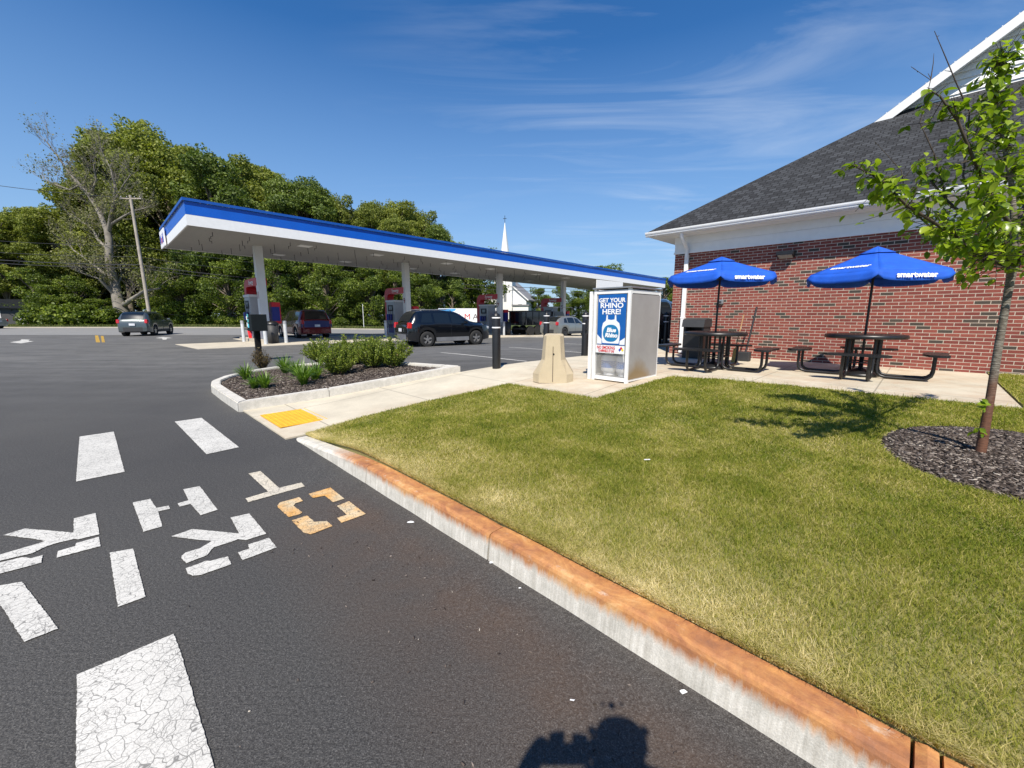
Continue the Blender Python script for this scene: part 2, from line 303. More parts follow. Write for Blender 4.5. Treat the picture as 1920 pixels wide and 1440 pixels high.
# ---------------------------------------------------------------- objects
def tag(o, label=None, cat=None, group=None, kind=None):
    if label: o['label'] = label
    if cat: o['category'] = cat
    if group: o['group'] = group
    if kind: o['kind'] = kind
    return o
def thing(name, label, cat, loc=(0, 0, 0), rz=0, group=None):
    o = bpy.data.objects.new(name, None); COL.objects.link(o); o.location = loc; o.rotation_euler = (0, 0, rz); o.empty_display_size = .2
    return tag(o, label, cat, group)
def at(u, v, dz=0):
    x, y = XY(u, v); return (x, y, float(gz(x, y)) + dz)
class MB:
    def __init__(s): s.v = []; s.f = []; s.sm = []
    def add(s, vs, fs, smooth=False):
        k = len(s.v); s.v += [tuple(p) for p in vs]; s.f += [tuple(i + k for i in f) for f in fs]; s.sm += [smooth]*len(fs); return s
    def box(s, c, d, rot=None, bev=0):
        bm = bmesh.new(); bmesh.ops.create_cube(bm, size=1)
        for v in bm.verts: v.co = Vector((v.co.x*d[0], v.co.y*d[1], v.co.z*d[2]))
        if bev: bmesh.ops.bevel(bm, geom=bm.edges[:], offset=min(bev, min(d)*.45), segments=2, affect='EDGES', profile=.6)
        M = (rot.to_matrix() if isinstance(rot, Euler) else rot) if rot is not None else Matrix.Identity(3)
        bm.verts.index_update()
        s.add([M @ v.co + Vector(c) for v in bm.verts], [[v.index for v in f.verts] for f in bm.faces]); bm.free(); return s
    def bx(s, x0, x1, y0, y1, z0, z1, bev=0): return s.box(((x0+x1)/2, (y0+y1)/2, (z0+z1)/2), (x1-x0, y1-y0, z1-z0), None, bev)
    def tube(s, pts, r, n=8, cap=True):
        pts = [Vector(p) for p in pts]; rs = r if isinstance(r, (list, tuple)) else [r]*len(pts)
        vs = []; up = Vector((0, 0, 1)); prev = None
        for i, p in enumerate(pts):
            t = (pts[min(i+1, len(pts)-1)] - pts[max(i-1, 0)]).normalized()
            if prev is None:
                a = t.cross(up); a = a if a.length > .05 else t.cross(Vector((1, 0, 0)))
            else:
                a = prev - t*prev.dot(t)
                if a.length < 1e-4: a = t.cross(up)
            a.normalize(); prev = a; b = t.cross(a)
            for k in range(n):
                q = 2*math.pi*k/n; vs.append(p + (a*math.cos(q) + b*math.sin(q))*rs[i])
        fs = [(i*n+k, i*n+(k+1) % n, (i+1)*n+(k+1) % n, (i+1)*n+k) for i in range(len(pts)-1) for k in range(n)]
        s.add(vs, fs, True)
        if cap: s.add(vs[:n], [tuple(range(n))[::-1]]); s.add(vs[-n:], [tuple(range(n))])
        return s
    def cyl(s, a, b, r, r2=None, n=16): return s.tube([a, b], [r, r if r2 is None else r2], n)
    def lathe(s, prof, c=(0, 0, 0), n=24, axis='z'):
        vs = []
        for r, z in prof:
            for k in range(n):
                q = 2*math.pi*k/n; p = (r*math.cos(q), r*math.sin(q), z)
                if axis == 'y': p = (p[0], p[2], p[1])
                vs.append((p[0]+c[0], p[1]+c[1], p[2]+c[2]))
        m = len(prof)
        return s.add(vs, [(i*n+k, i*n+(k+1) % n, (i+1)*n+(k+1) % n, (i+1)*n+k) for i in range(m-1) for k in range(n)], True)
    def prism(s, poly, a, b):           # polygon of 3-D points swept by vectors a -> b
        n = len(poly); p0 = [Vector(p)+Vector(a) for p in poly]; p1 = [Vector(p)+Vector(b) for p in poly]
        return s.add(p0+p1, [tuple(range(n))[::-1], tuple(range(n, 2*n))] + [(i, (i+1) % n, n+(i+1) % n, n+i) for i in range(n)])
    def quad(s, *p): return s.add(p, [tuple(range(len(p)))])
    def grid(s, f, nu, nv, smooth=True):
        vs = [f(i/nu, j/nv) for i in range(nu+1) for j in range(nv+1)]
        return s.add(vs, [(i*(nv+1)+j, (i+1)*(nv+1)+j, (i+1)*(nv+1)+j+1, i*(nv+1)+j+1) for i in range(nu) for j in range(nv)], smooth)
    def build(s, name, m, parent=None, label=None):
        me = bpy.data.meshes.new(name); me.from_pydata(s.v, [], s.f); me.materials.append(m)
        me.polygons.foreach_set('use_smooth', s.sm)
        bm = bmesh.new(); bm.from_mesh(me); bmesh.ops.recalc_face_normals(bm, faces=bm.faces); bm.to_mesh(me); bm.free()
        o = bpy.data.objects.new(name, me); COL.objects.link(o)
        if parent is not None: o.parent = parent
        if label: o['label'] = label
        return o
def rawmesh(name, V, Fc, m, parent=None, rnd=None, nper=None, smooth=False):   # numpy mesh, faces all nper-gons
    me = bpy.data.meshes.new(name); V = np.asarray(V, np.float32); Fc = np.asarray(Fc, np.int32)
    me.vertices.add(len(V)); me.vertices.foreach_set('co', V.ravel())
    k = Fc.shape[1]; me.loops.add(Fc.size); me.loops.foreach_set('vertex_index', Fc.ravel())
    me.polygons.add(len(Fc)); me.polygons.foreach_set('loop_start', np.arange(0, Fc.size, k, dtype=np.int32))
    me.polygons.foreach_set('loop_total', np.full(len(Fc), k, np.int32))
    if smooth: me.polygons.foreach_set('use_smooth', np.ones(len(Fc), bool))
    me.update(calc_edges=True); me.materials.append(m)
    if rnd is not None:
        a = me.attributes.new('rnd', 'FLOAT', 'POINT'); a.data.foreach_set('value', np.asarray(rnd, np.float32))
    o = bpy.data.objects.new(name, me); COL.objects.link(o)
    if parent is not None: o.parent = parent
    return o
def text(name, s, size, m, parent, loc, rot, offset=0, ext=.001, sx=1, align='CENTER', shear=0, spacing=1):
    c = bpy.data.curves.new('txt', 'FONT'); c.body = s; c.size = size; c.extrude = ext; c.offset = offset; c.align_x = align; c.align_y = 'CENTER'
    c.shear = shear; c.space_character = spacing; c.resolution_u = 3
    t = bpy.data.objects.new('txt', c); COL.objects.link(t); dg = bpy.context.evaluated_depsgraph_get(); dg.update()
    me = bpy.data.meshes.new_from_object(t.evaluated_get(dg)); bpy.data.objects.remove(t)
    me.name = name; me.materials.clear(); me.materials.append(m)
    o = bpy.data.objects.new(name, me); COL.objects.link(o); o.parent = parent; o.location = loc
    o.rotation_euler = rot; o.scale = (sx, 1, 1); return o
FRONT = Euler((math.pi/2, 0, 0))       # lettering that faces local -y
def copy_tree(o, parent=None):
    c = o.copy(); COL.objects.link(c); c.parent = parent
    for ch in list(o.children): copy_tree(ch, c)
    return c
def sheet(name, poly, zf, m, step=.5, skirt=.12, kind='structure', parent=None):   # ground sheet: polygon cut on a grid, draped on zf(x, y)
    bm = bmesh.new(); vs = [bm.verts.new((p[0], p[1], 0)) for p in poly]
    for tri in tessellate_polygon([[Vector((p[0], p[1], 0)) for p in poly]]):
        try: bm.faces.new([vs[i] for i in tri])
        except ValueError: pass
    xs = [p[0] for p in poly]; ys = [p[1] for p in poly]
    for ax, lo, hi in ((0, min(xs), max(xs)), (1, min(ys), max(ys))):
        k = math.floor(lo/step)*step + step
        while k < hi:
            co = [0, 0, 0]; co[ax] = k + 1e-4; no = [0, 0, 0]; no[ax] = 1
            bmesh.ops.bisect_plane(bm, geom=bm.verts[:]+bm.edges[:]+bm.faces[:], plane_co=co, plane_no=no, dist=1e-6); k += step
    bmesh.ops.remove_doubles(bm, verts=bm.verts[:], dist=1e-4)
    if skirt:
        be = [e for e in bm.edges if len(e.link_faces) == 1]
        r = bmesh.ops.extrude_edge_only(bm, edges=be); low = {g for g in r['geom'] if isinstance(g, bmesh.types.BMVert)}
    else: low = set()
    for v in bm.verts: v.co.z = float(zf(v.co.x, v.co.y)) - (skirt if v in low else 0)
    bmesh.ops.recalc_face_normals(bm, faces=bm.faces)
    if sum(f.normal.z*f.calc_area() for f in bm.faces) < 0: bmesh.ops.reverse_faces(bm, faces=bm.faces)
    me = bpy.data.meshes.new(name); bm.to_mesh(me); bm.free(); me.materials.append(m)
    o = bpy.data.objects.new(name, me); COL.objects.link(o)
    if parent: o.parent = parent
    if kind: o['kind'] = kind
    return o
def uvpoly(l): return [XY(u, v) for u, v in l]

# ================================================================= THE SETTING
def gridsheet(name, x0, x1, y0, y1, step, zf, m):
    nx = int(round((x1-x0)/step)); ny = int(round((y1-y0)/step))
    X, Y = np.meshgrid(np.linspace(x0, x1, nx+1), np.linspace(y0, y1, ny+1), indexing='ij'); Zz = zf(X, Y)
    V = np.stack([X, Y, Zz], -1).reshape(-1, 3); i = np.arange(nx)[:, None]*(ny+1) + np.arange(ny)[None]; i = i.ravel()
    o = rawmesh(name, V, np.stack([i, i+ny+1, i+ny+2, i+1], -1), m, smooth=True); o['kind'] = 'structure'; return o
VERGE = m_leaf('verge grass', [(.05, .075, .02), (.10, .12, .035), (.17, .15, .06)], 0, .9, patch=.5)
grd = gridsheet('ground', -600, 600, -300, 900, 60, lambda X, Y: X*0 - .7, VERGE)
gridsheet('parking_lot', -62, 62, -7, 30, .5, lambda X, Y: gz(X, Y), ASPHALT)
gridsheet('road', -160, 120, 30, 47.5, 1.0, lambda X, Y: gz(X, Y) - .004, m_road())
gridsheet('verge', -160, 120, 47.5, 110, 2.5, lambda X, Y: gz(X, Y) + .1 + sst((Y-50)/40)*.8, VERGE)

# concrete: sidewalk, patio and pad in one pour, lawn around them
CZ = lambda x, y: float(gz(x, y)) + .018
walk = [(7.06, 1.36), (5.05, 1.36), (5.05, 1.62), (5.22, 2.4), (5.18, 3.4), (5.0, 4.2), (4.97, 4.86), (3.18, 4.86), (3.08, 6.0), (3.05, 7.0), (2.3, 7.24), (1.4, 7.34), (-.93, 7.42), (-.93, 11.6), (5.2, 11.6), (6.05, 12.7), (6.1, 30), (7.4, 30), (6.2, 9.3), (6.5, 6.0), (6.62, 5.1)]
walk = [(7.06, 1.36), (5.05, 1.36), (5.05, 1.62), (5.22, 2.4), (5.18, 3.4), (5.0, 4.2), (4.97, 4.86), (3.18, 4.86), (3.08, 6.0), (3.05, 7.0), (2.3, 7.24), (1.4, 7.34), (-.93, 7.42), (-.93, 11.7), (4.9, 11.7), (4.9, 22), (6.35, 22), (6.35, 9.3), (6.5, 6.0), (6.62, 5.1)]
sheet('sidewalk', uvpoly(walk), CZ, CONC, .5, .1)
KT = lambda u: .155*float(sst((5.05-u)/1.7))
def LZ(x, y):
    u, v = UV((x, y)); return float(gz(x, y)) + .03 + KT(u)*(1 - float(sst((v - 1.6)/3.0)))
lawn = [(5.02, 1.6), (5.2, 2.4), (5.16, 3.4), (4.98, 4.2), (4.93, 4.84), (3.16, 4.84), (3.05, 6.0), (3.02, 6.98), (2.3, 7.21), (1.4, 7.31), (-.95, 7.38), (-.95, 11.52), (-14, 11.52), (-14, 1.58), (-3, 1.58), (3.2, 1.58)]
LAWNM = m_leaf('lawn soil and thatch', [(.20, .19, .06), (.30, .26, .11), (.36, .30, .16)], 0, .95, patch=2.2)
sheet('lawn', uvpoly(lawn), LZ, LAWNM, .4, .12)
sheet('patio_edge', uvpoly([(-.97, 11.53), (-14, 11.53), (-14, 11.68), (-.97, 11.68)]), lambda x, y: float(gz(x, y)) + .05, PADC, 1, .1)

# ---- grass blades
def inpoly(px, py, poly):
    c = np.zeros(px.shape, bool); n = len(poly); j = n-1
    for i in range(n):
        xi, yi = poly[i]; xj, yj = poly[j]
        with np.errstate(divide='ignore', invalid='ignore'):
            c ^= ((yi > py) != (yj > py)) & (px < (xj-xi)*(py-yi)/(yj-yi+1e-12) + xi)
        j = i
    return c
def blades(us, vs, zs, h, w, lean, name, m, kink=.5):
    n = len(us); x = (vs-us)*C7; y = (us+vs)*C7; a = rng.uniform(0, 2*np.pi, n); hh = h*rng.uniform(.55, 1.25, n)
    dx, dy = np.cos(a), np.sin(a); b = rng.uniform(0, 2*np.pi, n); L = hh*lean*rng.uniform(.2, 1.4, n); lx, ly = np.cos(b)*L, np.sin(b)*L
    ww = w*rng.uniform(.7, 1.3, n)
    P = lambda ox, oy, z: np.stack([x+ox, y+oy, z], -1)
    V = np.stack([P(-dx*ww, -dy*ww, zs-.008), P(dx*ww, dy*ww, zs-.008), P(dx*ww*.7+lx*kink, dy*ww*.7+ly*kink, zs+hh*.6), P(-dx*ww*.7+lx*kink, -dy*ww*.7+ly*kink, zs+hh*.6),
                  P(lx*1.5, ly*1.5, zs+hh)], 1).reshape(-1, 3)
    k = np.arange(n)[:, None]*5; T = np.concatenate([k+[0, 1, 2], k+[0, 2, 3], k+[3, 2, 4]], 0)
    r = np.clip(rng.beta(2, 2.6, n) + (.45*np.exp(-(vs-1.58)/.4) if name == 'grass' else 0), 0, 1)
    return rawmesh(name, V, T, m, None, np.repeat(r, 5))
GRASS = m_leaf('lawn grass', [(.028, .058, .006), (.095, .14, .012), (.185, .212, .024), (.32, .30, .06), (.55, .46, .21), (.8, .69, .44)], .3, .7, patch=1.9, spec=.12)
ring = [( -.72 + .93*math.cos(q), 5.02 + .98*math.sin(q)) for q in np.linspace(0, 2*math.pi, 40, endpoint=False)]
M = 2300000
uu = rng.uniform(-4.2, 5.25, M); vv = rng.uniform(1.56, 11.5, M)
ok = inpoly(uu, vv, [(a, b) for a, b in lawn]); ok &= ~inpoly(uu, vv, [(-.72 + (a+.72)*.95, 5.02 + (b-5.02)*.95) for a, b in ring])
xx = (vv-uu)*C7; yy = (uu+vv)*C7; dist = np.hypot(xx, yy)
ok &= (yy > .6) & (np.abs(xx) < yy*1.36 + .4)
den = np.clip((3.2/np.maximum(dist, .1))**1.7, 0, 1); ok &= rng.uniform(0, 1, M) < den
uu, vv, xx, yy, dist = uu[ok], vv[ok], xx[ok], yy[ok], dist[ok]
kt = .155*sst((5.05-uu)/1.7); zz = gz(xx, yy) + .03 + kt*(1 - sst((vv-1.6)/3.0))
tuft = .5 + .5*np.sin(uu*5.1 + 2*np.sin(vv*3.7))*np.sin(vv*6.3 + 2*np.sin(uu*4.1))
g = blades(uu, vv, zz, .021 + .015*tuft, .0011 + .0005*np.clip(dist-2, 0, 6), .9, 'grass', GRASS)
tag(g, kind='stuff')
n = 60000; ue = rng.uniform(-2.2, 5.0, n); ve = 1.566 + rng.gamma(1.0, .045, n); xe = (ve-ue)*C7; ye = (ue+ve)*C7
tag(blades(ue, ve, gz(xe, ye) + .03 + .155*sst((5.05-ue)/1.7)*(1 - sst((ve-1.6)/3.0)), .026, .0013, 1.1, 'grass', GRASS), kind='stuff')
# seed heads and longer blades along the edge of the patio
n = 260; ue = rng.uniform(-.9, 3.0, n); ve = 7.3 - rng.uniform(0, .25, n); ve = np.where(ue > 2.3, 7.1 - rng.uniform(0, .4, n), ve)
tag(blades(ue, ve, gz((ve-ue)*C7, (ve+ue)*C7)+.03, .085, .0025, .5, 'long_grass', GRASS), kind='stuff')
n = 26000; xv = rng.uniform(-75, 45, n); yv = rng.uniform(47.6, 55, n)
uv_ = ((yv-xv)*C7, (yv+xv)*C7); VGR = m_leaf('roadside grass', [(.05, .09, .02), (.12, .14, .04), (.26, .22, .1)], .3, .8, patch=.3)
tag(blades(uv_[0], uv_[1], gz(xv, yv)+.12, .22, .03, .5, 'verge_grass', VGR), kind='stuff')

# ---- kerbs
def kerb_stone(u0, u1, rust, h0=.17, h1=.17, v0=1.43, v1=1.585):
    x, y = XY(u0, v0); base = float(gz(x, y)); L = u0 - u1 - .008; bm = bmesh.new(); n = max(2, int(L/.15)); r = .022
    prof = [(0, -.1), (.028, h0-r), (.034, h0-.006), (.05, h0), (v1-v0-.012, h0), (v1-v0, h0-.01), (v1-v0, -.1)]
    rows = []
    for i in range(n+1):
        t = i/n; h = h0 + (h1-h0)*t; hz = [(.0, -.1), (.028*h/.17, max(h-r, -.09)), (.034, h-.007), (.052, h), (v1-v0-.012, h), (v1-v0, h-.01), (v1-v0, -.1)]
        e = .006 if i in (0, n) else 0
        rows.append([bm.verts.new((L*t, a, b - (e if b > 0 else 0) + random.uniform(-.0012, .0012))) for a, b in hz])
    for i in range(n):
        for k in range(6): bm.faces.new((rows[i][k], rows[i][k+1], rows[i+1][k+1], rows[i+1][k]))
    bm.faces.new(rows[0]); bm.faces.new(rows[-1][::-1]); bmesh.ops.recalc_face_normals(bm, faces=bm.faces)
    me = bpy.data.meshes.new('kerb'); bm.to_mesh(me); bm.free(); me.materials.append(rust)
    o = bpy.data.objects.new('kerb', me); COL.objects.link(o); o.location = (x, y, base); o.rotation_euler = (0, 0, SITE); o['kind'] = 'structure'
KR = m_kerb(True); KP = m_kerb(False)
def m_rust_all():
    m = KR.copy(); return m
# rust starts on the first stone and is full on the later ones
first = kerb_stone(5.02, 3.2, KR, .012, .16)
def krust_full():
    m = m_kerb(True)
    for nd in m.node_tree.nodes:
        if nd.type == 'MAP_RANGE' and abs(nd.inputs[1].default_value - .35) < 1e-6 and abs(nd.inputs[2].default_value - 1.0) < 1e-6:
            nd.inputs[1].default_value = -2; nd.inputs[2].default_value = -1
    return m
KF = krust_full()
kerb_stone(3.2, 1.642, KF, .16, .165); kerb_stone(1.637, -.125, KF); kerb_stone(-.127, -.185, KF); kerb_stone(-.186, -2.2, KF); kerb_stone(-2.2, -4.2, KF)
# planter: mulch bed inside a low kerb
outer = [(7.02, 1.30), (8.2, 1.30), (9.2, 1.32), (9.75, 1.42), (10.3, 1.72), (10.75, 2.25), (10.85, 2.9), (10.5, 3.6), (9.7, 4.25), (8.4, 4.75), (7.0, 5.05), (6.62, 5.12)]
def inset(poly, d):
    n = len(poly); out = []; A = sum(poly[i][0]*poly[(i+1) % n][1]-poly[(i+1) % n][0]*poly[i][1] for i in range(n)); s = 1 if A > 0 else -1
    for i in range(n):
        p, q, r_ = Vector(poly[i-1]), Vector(poly[i]), Vector(poly[(i+1) % n]); a = (q-p).normalized(); b = (r_-q).normalized()
        na = Vector((-a.y, a.x))*s; nb = Vector((-b.y, b.x))*s; m_ = (na+nb); m_ = m_/max(.35, m_.length_squared/2)
        out.append(tuple(q + m_*d))
    return out
inner = inset(outer, .15)
def kerb_loop(poly, inn, h, m, cuts):
    n = len(poly)
    for i in range(n):
        j = (i+1) % n; a, b = Vector(poly[i]), Vector(poly[j]); c, d = Vector(inn[i]), Vector(inn[j]); L = (b-a).length
        k = max(1, round(L/1.35)) if L > 1.7 else 1
        for q in range(k):
            t0, t1 = q/k, (q+1)/k; g0 = .004/L if (q or L > 1.1) else 0; g1 = .004/L if (q < k-1 or L > 1.1) else 0
            P4 = [a.lerp(b, t0+g0), a.lerp(b, t1-g1), c.lerp(d, t1-g1), c.lerp(d, t0+g0)]
            bm = bmesh.new(); lo = []; hi = []
            for p in P4:
                x, y = XY(*p); z = float(gz(x, y)); lo.append(bm.verts.new((x, y, z-.08))); hi.append(bm.verts.new((x, y, z+h)))
            top = bm.faces.new(hi)
            for e in range(4): bm.faces.new((lo[e], lo[(e+1) % 4], hi[(e+1) % 4], hi[e]))
            bmesh.ops.recalc_face_normals(bm, faces=bm.faces)
            bmesh.ops.bevel(bm, geom=[ed for ed in top.edges], offset=.014, segments=2, affect='EDGES')
            me = bpy.data.meshes.new('kerb'); bm.to_mesh(me); bm.free(); me.materials.append(m)
            o = bpy.data.objects.new('kerb', me); COL.objects.link(o); o['kind'] = 'structure'
kerb_loop(outer, inner, .15, KP, None)
def m_mulch():
    m, nt, b = newmat('mulch soil'); co = objco(nt)
    v = N(nt, 'ShaderNodeTexVoronoi'); v.inputs['Scale'].default_value = 60; nt.links.new(co, v.inputs['Vector'])
    r = ramp(nt, [(0, (.016, .011, .008)), (.6, (.045, .030, .022)), (1, (.10, .075, .06))], v.outputs['Color'])
    nt.links.new(r.outputs[0], b.inputs['Base Color']); b.inputs['Roughness'].default_value = .95; bump(nt, b, v.outputs['Distance'], .8, .02); return m
MUL = m_mulch(); CHIP = m_leaf('wood chips', [(.02, .014, .011), (.045, .032, .025), (.12, .095, .08), (.24, .20, .17), (.5, .45, .38)], 0, .85)
sheet('mulch_bed', uvpoly(inset(outer, .155)), lambda x, y: float(gz(x, y)) + .10, MUL, .4, .1)
def ringz(x, y):
    u, v = UV((x, y)); r = math.hypot((u+.72)/.93, (v-5.02)/.98); return LZ(x, y) + .008 + .07*float(sst((1-r)/.6)) - .035*math.exp(-((r-.98)/.06)**2)
sheet('mulch_ring', uvpoly(ring), ringz, MUL, .12, .05)
def chips(us, vs, zs, name, size=.02):
    n = len(us); x = (vs-us)*C7; y = (us+vs)*C7; a = rng.uniform(0, 2*np.pi, n); tl = rng.uniform(-.35, .35, (n, 2)); L = size*rng.uniform(.4, 1.5, n); w = L*rng.uniform(.15, .4, n)
    c = np.stack([x, y, zs+rng.uniform(0, .008, n)], -1); ax = np.stack([np.cos(a), np.sin(a), tl[:, 0]], -1)*L[:, None]; ay = np.stack([-np.sin(a), np.cos(a), tl[:, 1]], -1)*w[:, None]
    up = np.array([0, 0, .004]); V = np.stack([c-ax-ay, c+ax-ay, c+ax+ay, c-ax+ay, c-ax-ay+up, c+ax-ay+up, c+ax+ay+up, c-ax+ay+up], 1).reshape(-1, 3)
    k = np.arange(n)[:, None]*8; T = np.concatenate([k+q for q in ([4, 5, 6, 7], [0, 1, 5, 4], [1, 2, 6, 5], [2, 3, 7, 6], [3, 0, 4, 7])], 0)
    o = rawmesh(name, V, T, CHIP, None, np.repeat(np.clip(rng.beta(1.3, 2.1, n), 0, 1), 8)); tag(o, kind='stuff')
n = 15000; q = rng.uniform(0, 2*np.pi, n); r = np.sqrt(rng.uniform(0, 1, n)); us = -.72+.93*r*np.cos(q); vs = 5.02+.98*r*np.sin(q)
xs = (vs-us)*C7; ys = (us+vs)*C7
chips(us, vs, np.array([ringz(a, b) for a, b in zip(xs, ys)]), 'wood_chips', .017)
n = 30000; us = rng.uniform(6.6, 10.9, n); vs = rng.uniform(1.3, 5.1, n); ok = inpoly(us, vs, inset(outer, .16)); us, vs = us[ok], vs[ok]
chips(us, vs, gz((vs-us)*C7, (us+vs)*C7)+.103, 'wood_chips', .022)

# ---- tactile pad
t = thing('tactile_paving', 'yellow tactile paving pad with raised domes set in the sidewalk ramp', 'tactile paving', (*XY(6.43, 1.44), 0), SITE)
x0, y0 = XY(6.0, 1.7); b0 = float(gz(x0, y0)) + .021
mb = MB(); mb.bx(0, .9, 0, .61, b0, b0+.008)
for i in range(15):
    for j in range(10): mb.lathe([(.014, 0), (.013, .004), (.008, .0065), (0, .007)], (.03+i*.06, .035+j*.06, b0+.008), 8)
mb.build('pad', YELLOW, t)

# ---- painted markings
PW = m_paint('worn white paint', (.60, .585, .54)); PO = m_paint('rust stained paint', (.62, .53, .36), (.64, .33, .08)); PL = m_paint('yellow line paint', (.5, .3, .03)); PC = m_paint('cream stained paint', (.6, .54, .42), (.58, .53, .44))
def ragged(pts):                        # sprayed paint never ends in a ruled line
    out = []; n = len(pts)
    for i in range(n):
        a, b = pts[i], pts[(i+1) % n]; L = (b-a).length; k = max(1, min(110, int(L/.012))); nrm = Vector((-(b-a).y, (b-a).x, 0)).normalized() if L > 1e-6 else Vector((0, 0, 0))
        for j in range(k): out.append(a.lerp(b, j/k) + (nrm*random.uniform(-.0018, .0018) if j else Vector((0, 0, 0))))
    return out
def mark(name, polys, m, label, cat, group=None, off=.006):
    if len(polys) == 1:
        o = sheet(name, [(p.x, p.y) for p in ragged([G(*q) for q in polys[0]])], lambda x, y: float(gz(x, y)) + off, m, .5, 0, None)
        return tag(o, label, cat, group)
    bmall = []
    t = None
    obs = [sheet(name, [(p.x, p.y) for p in ragged([G(*q) for q in poly])], lambda x, y: float(gz(x, y)) + off, m, .5, 0, None) for poly in polys]
    bm = bmesh.new()
    for o in obs: bm.from_mesh(o.data)
    me = obs[0].data; bm.to_mesh(me); bm.free()
    for o in obs[1:]: bpy.data.objects.remove(o)
    return tag(obs[0], label, cat, group)
sc = 2.117; zc = lambda l: [(x/sc, 760 + y/sc) for x, y in l]
gcw = 'white crosswalk bars on the drive'
mark('crosswalk_bar', [zc([(694, 66), (800, 51), (949, 168), (820, 196)])], PW, 'white painted bar on the drive nearest the yellow tactile pad', 'road marking', gcw)
mark('crosswalk_bar', [zc([(316, 126), (452, 106), (495, 266), (302, 305)])], PW, 'white painted bar farthest to the upper left of the lettering', 'road marking', gcw)
mark('crosswalk_bar', [zc([(436, 588), (529, 572), (578, 764), (468, 804)])], PW, 'narrow cracked white bar between the two painted letters R', 'road marking', gcw)
mark('crosswalk_bar', [zc([(-40, 725), (88, 704), (232, 890), (98, 943), (-60, 700)])], PW, 'cracked white bar cut off by the left edge of the photo', 'road marking', gcw)
mark('crosswalk_bar', [zc([(306, 1074), (690, 911), (720, 990), (850, 1440), (885, 1570), (302, 1570)])], PW, 'largest white crosswalk bar, nearest the camera, full of fine cracks', 'road marking', gcw)
gl = 'stencilled letters on the drive'
mark('painted_letter', [zc([(987, 273), (1034, 263), (1108, 330), (1196, 309), (1210, 324), (985, 387), (975, 372), (1065, 345)])], PC, 'cream stencilled letter T painted on the drive', 'painted letter', gl)
mark('painted_letter', [zc([(1225, 354), (1312, 329), (1367, 373), (1323, 387), (1290, 361), (1243, 370)]), zc([(1338, 402), (1385, 383), (1452, 434), (1356, 469), (1337, 450), (1377, 437)]),
     zc([(1101, 400), (1112, 388), (1188, 367), (1203, 382), (1172, 392), (1165, 402), (1200, 427), (1190, 435), (1147, 446), (1103, 408)]), zc([(1158, 460), (1218, 440), (1248, 465), (1298, 462), (1320, 482), (1235, 515), (1205, 508)])],
     PO, 'orange stained stencilled letter C in four pieces beside the kerb', 'painted letter', gl)
mark('painted_letter', [zc([(527, 388), (597, 374), (621, 410), (670, 401), (676, 413), (628, 424), (645, 483), (570, 505)]), zc([(728, 336), (793, 323), (864, 417), (797, 439), (757, 394), (712, 405), (706, 392), (749, 379)])],
     PW, 'white stencilled letter H split in two halves', 'painted letter', gl)
mark('painted_letter', [zc([(915, 448), (990, 432), (1057, 513), (975, 538), (945, 534), (915, 546), (850, 566), (836, 580), (822, 598), (740, 630), (722, 612), (722, 600), (736, 588), (795, 570), (832, 548), (840, 541), (770, 535), (680, 523), (765, 494), (950, 512)]),
     zc([(945, 587), (990, 572), (985, 556), (1068, 529), (1099, 567), (963, 618)]), zc([(737, 650), (800, 628), (820, 620), (836, 621), (850, 617), (905, 603), (919, 634), (800, 676), (765, 680), (745, 672)])],
     PW, 'white stencilled letter R right of the narrow bar', 'painted letter', gl)
mark('painted_letter', [zc([(293, 452), (380, 430), (395, 515), (310, 535), (295, 533), (225, 550), (185, 563), (160, 575), (130, 590), (-60, 634), (-90, 622), (150, 552), (180, 541), (130, 532), (12, 518), (100, 492), (293, 508)]),
     zc([(230, 582), (300, 562), (303, 550), (393, 525), (400, 562), (225, 608)]), zc([(-90, 650), (90, 606), (125, 610), (170, 598), (165, 628), (-90, 695)])],
     PW, 'white stencilled letter R at the left edge of the photo', 'painted letter', gl)
mark('lane_line', [[(178, 629), (184, 629), (188, 642), (180, 642)]], PL, 'left one of the two short yellow centre lines on the exit', 'road marking', 'yellow centre lines')
mark('lane_line', [[(189, 630), (194, 630), (197, 642), (191, 642)]], PL, 'right one of the two short yellow centre lines on the exit', 'road marking', 'yellow centre lines')
mark('arrow_marking', [[(18, 642), (38, 639), (40, 636.5), (56, 637), (53, 639.5), (64, 640), (48, 642.5), (40, 644)]], PW, 'white painted arrow on the asphalt at the far left', 'road marking')
mark('arrow_marking', [[(291, 634), (306, 632), (324, 634), (313, 634.6), (312, 637), (305, 637), (304, 634.8)]], PW, 'small white painted arrow right of the grey SUV', 'road marking')
def stall(u0, u1, v, label):
    w = .045; o = sheet('parking_line', uvpoly([(u0, v-w), (u1, v-w), (u1, v+w), (u0, v+w)]), lambda x, y: float(gz(x, y)) + .006, PW, .5, 0, None); tag(o, label, 'parking line', 'white parking stall lines')
stall(6.6, 10.1, 7.1, 'white parking line nearest the planter, running to the near bollard'); stall(6.5, 10.1, 9.95, 'white parking line between the second and third black bollards'); stall(6.5, 10.1, 12.8, 'white parking line farthest along the lot, behind the propane cage')
# concrete forecourt under the canopy
sheet('forecourt', uvpoly([(25.9, 2.5), (21.5, 2.8), (21.2, 46), (29.5, 46), (29.5, 5.6), (25.96, 5.6)]), lambda x, y: float(gz(x, y)) + .015, m_concrete('forecourt concrete', (.50, .45, .36)), 1.0, .08)
sheet('road_kerb', [(-9, 47.3), (-60, 47.3), (-60, 47.5), (-9, 47.5)], lambda x, y: float(gz(x, y)) + .09, PADC, 2, .1)
sheet('road_kerb', [(-19, 31.2), (60, 31.2), (60, 31.6), (-18, 31.6)], lambda x, y: float(gz(x, y)) + .1, PADC, 2, .1)
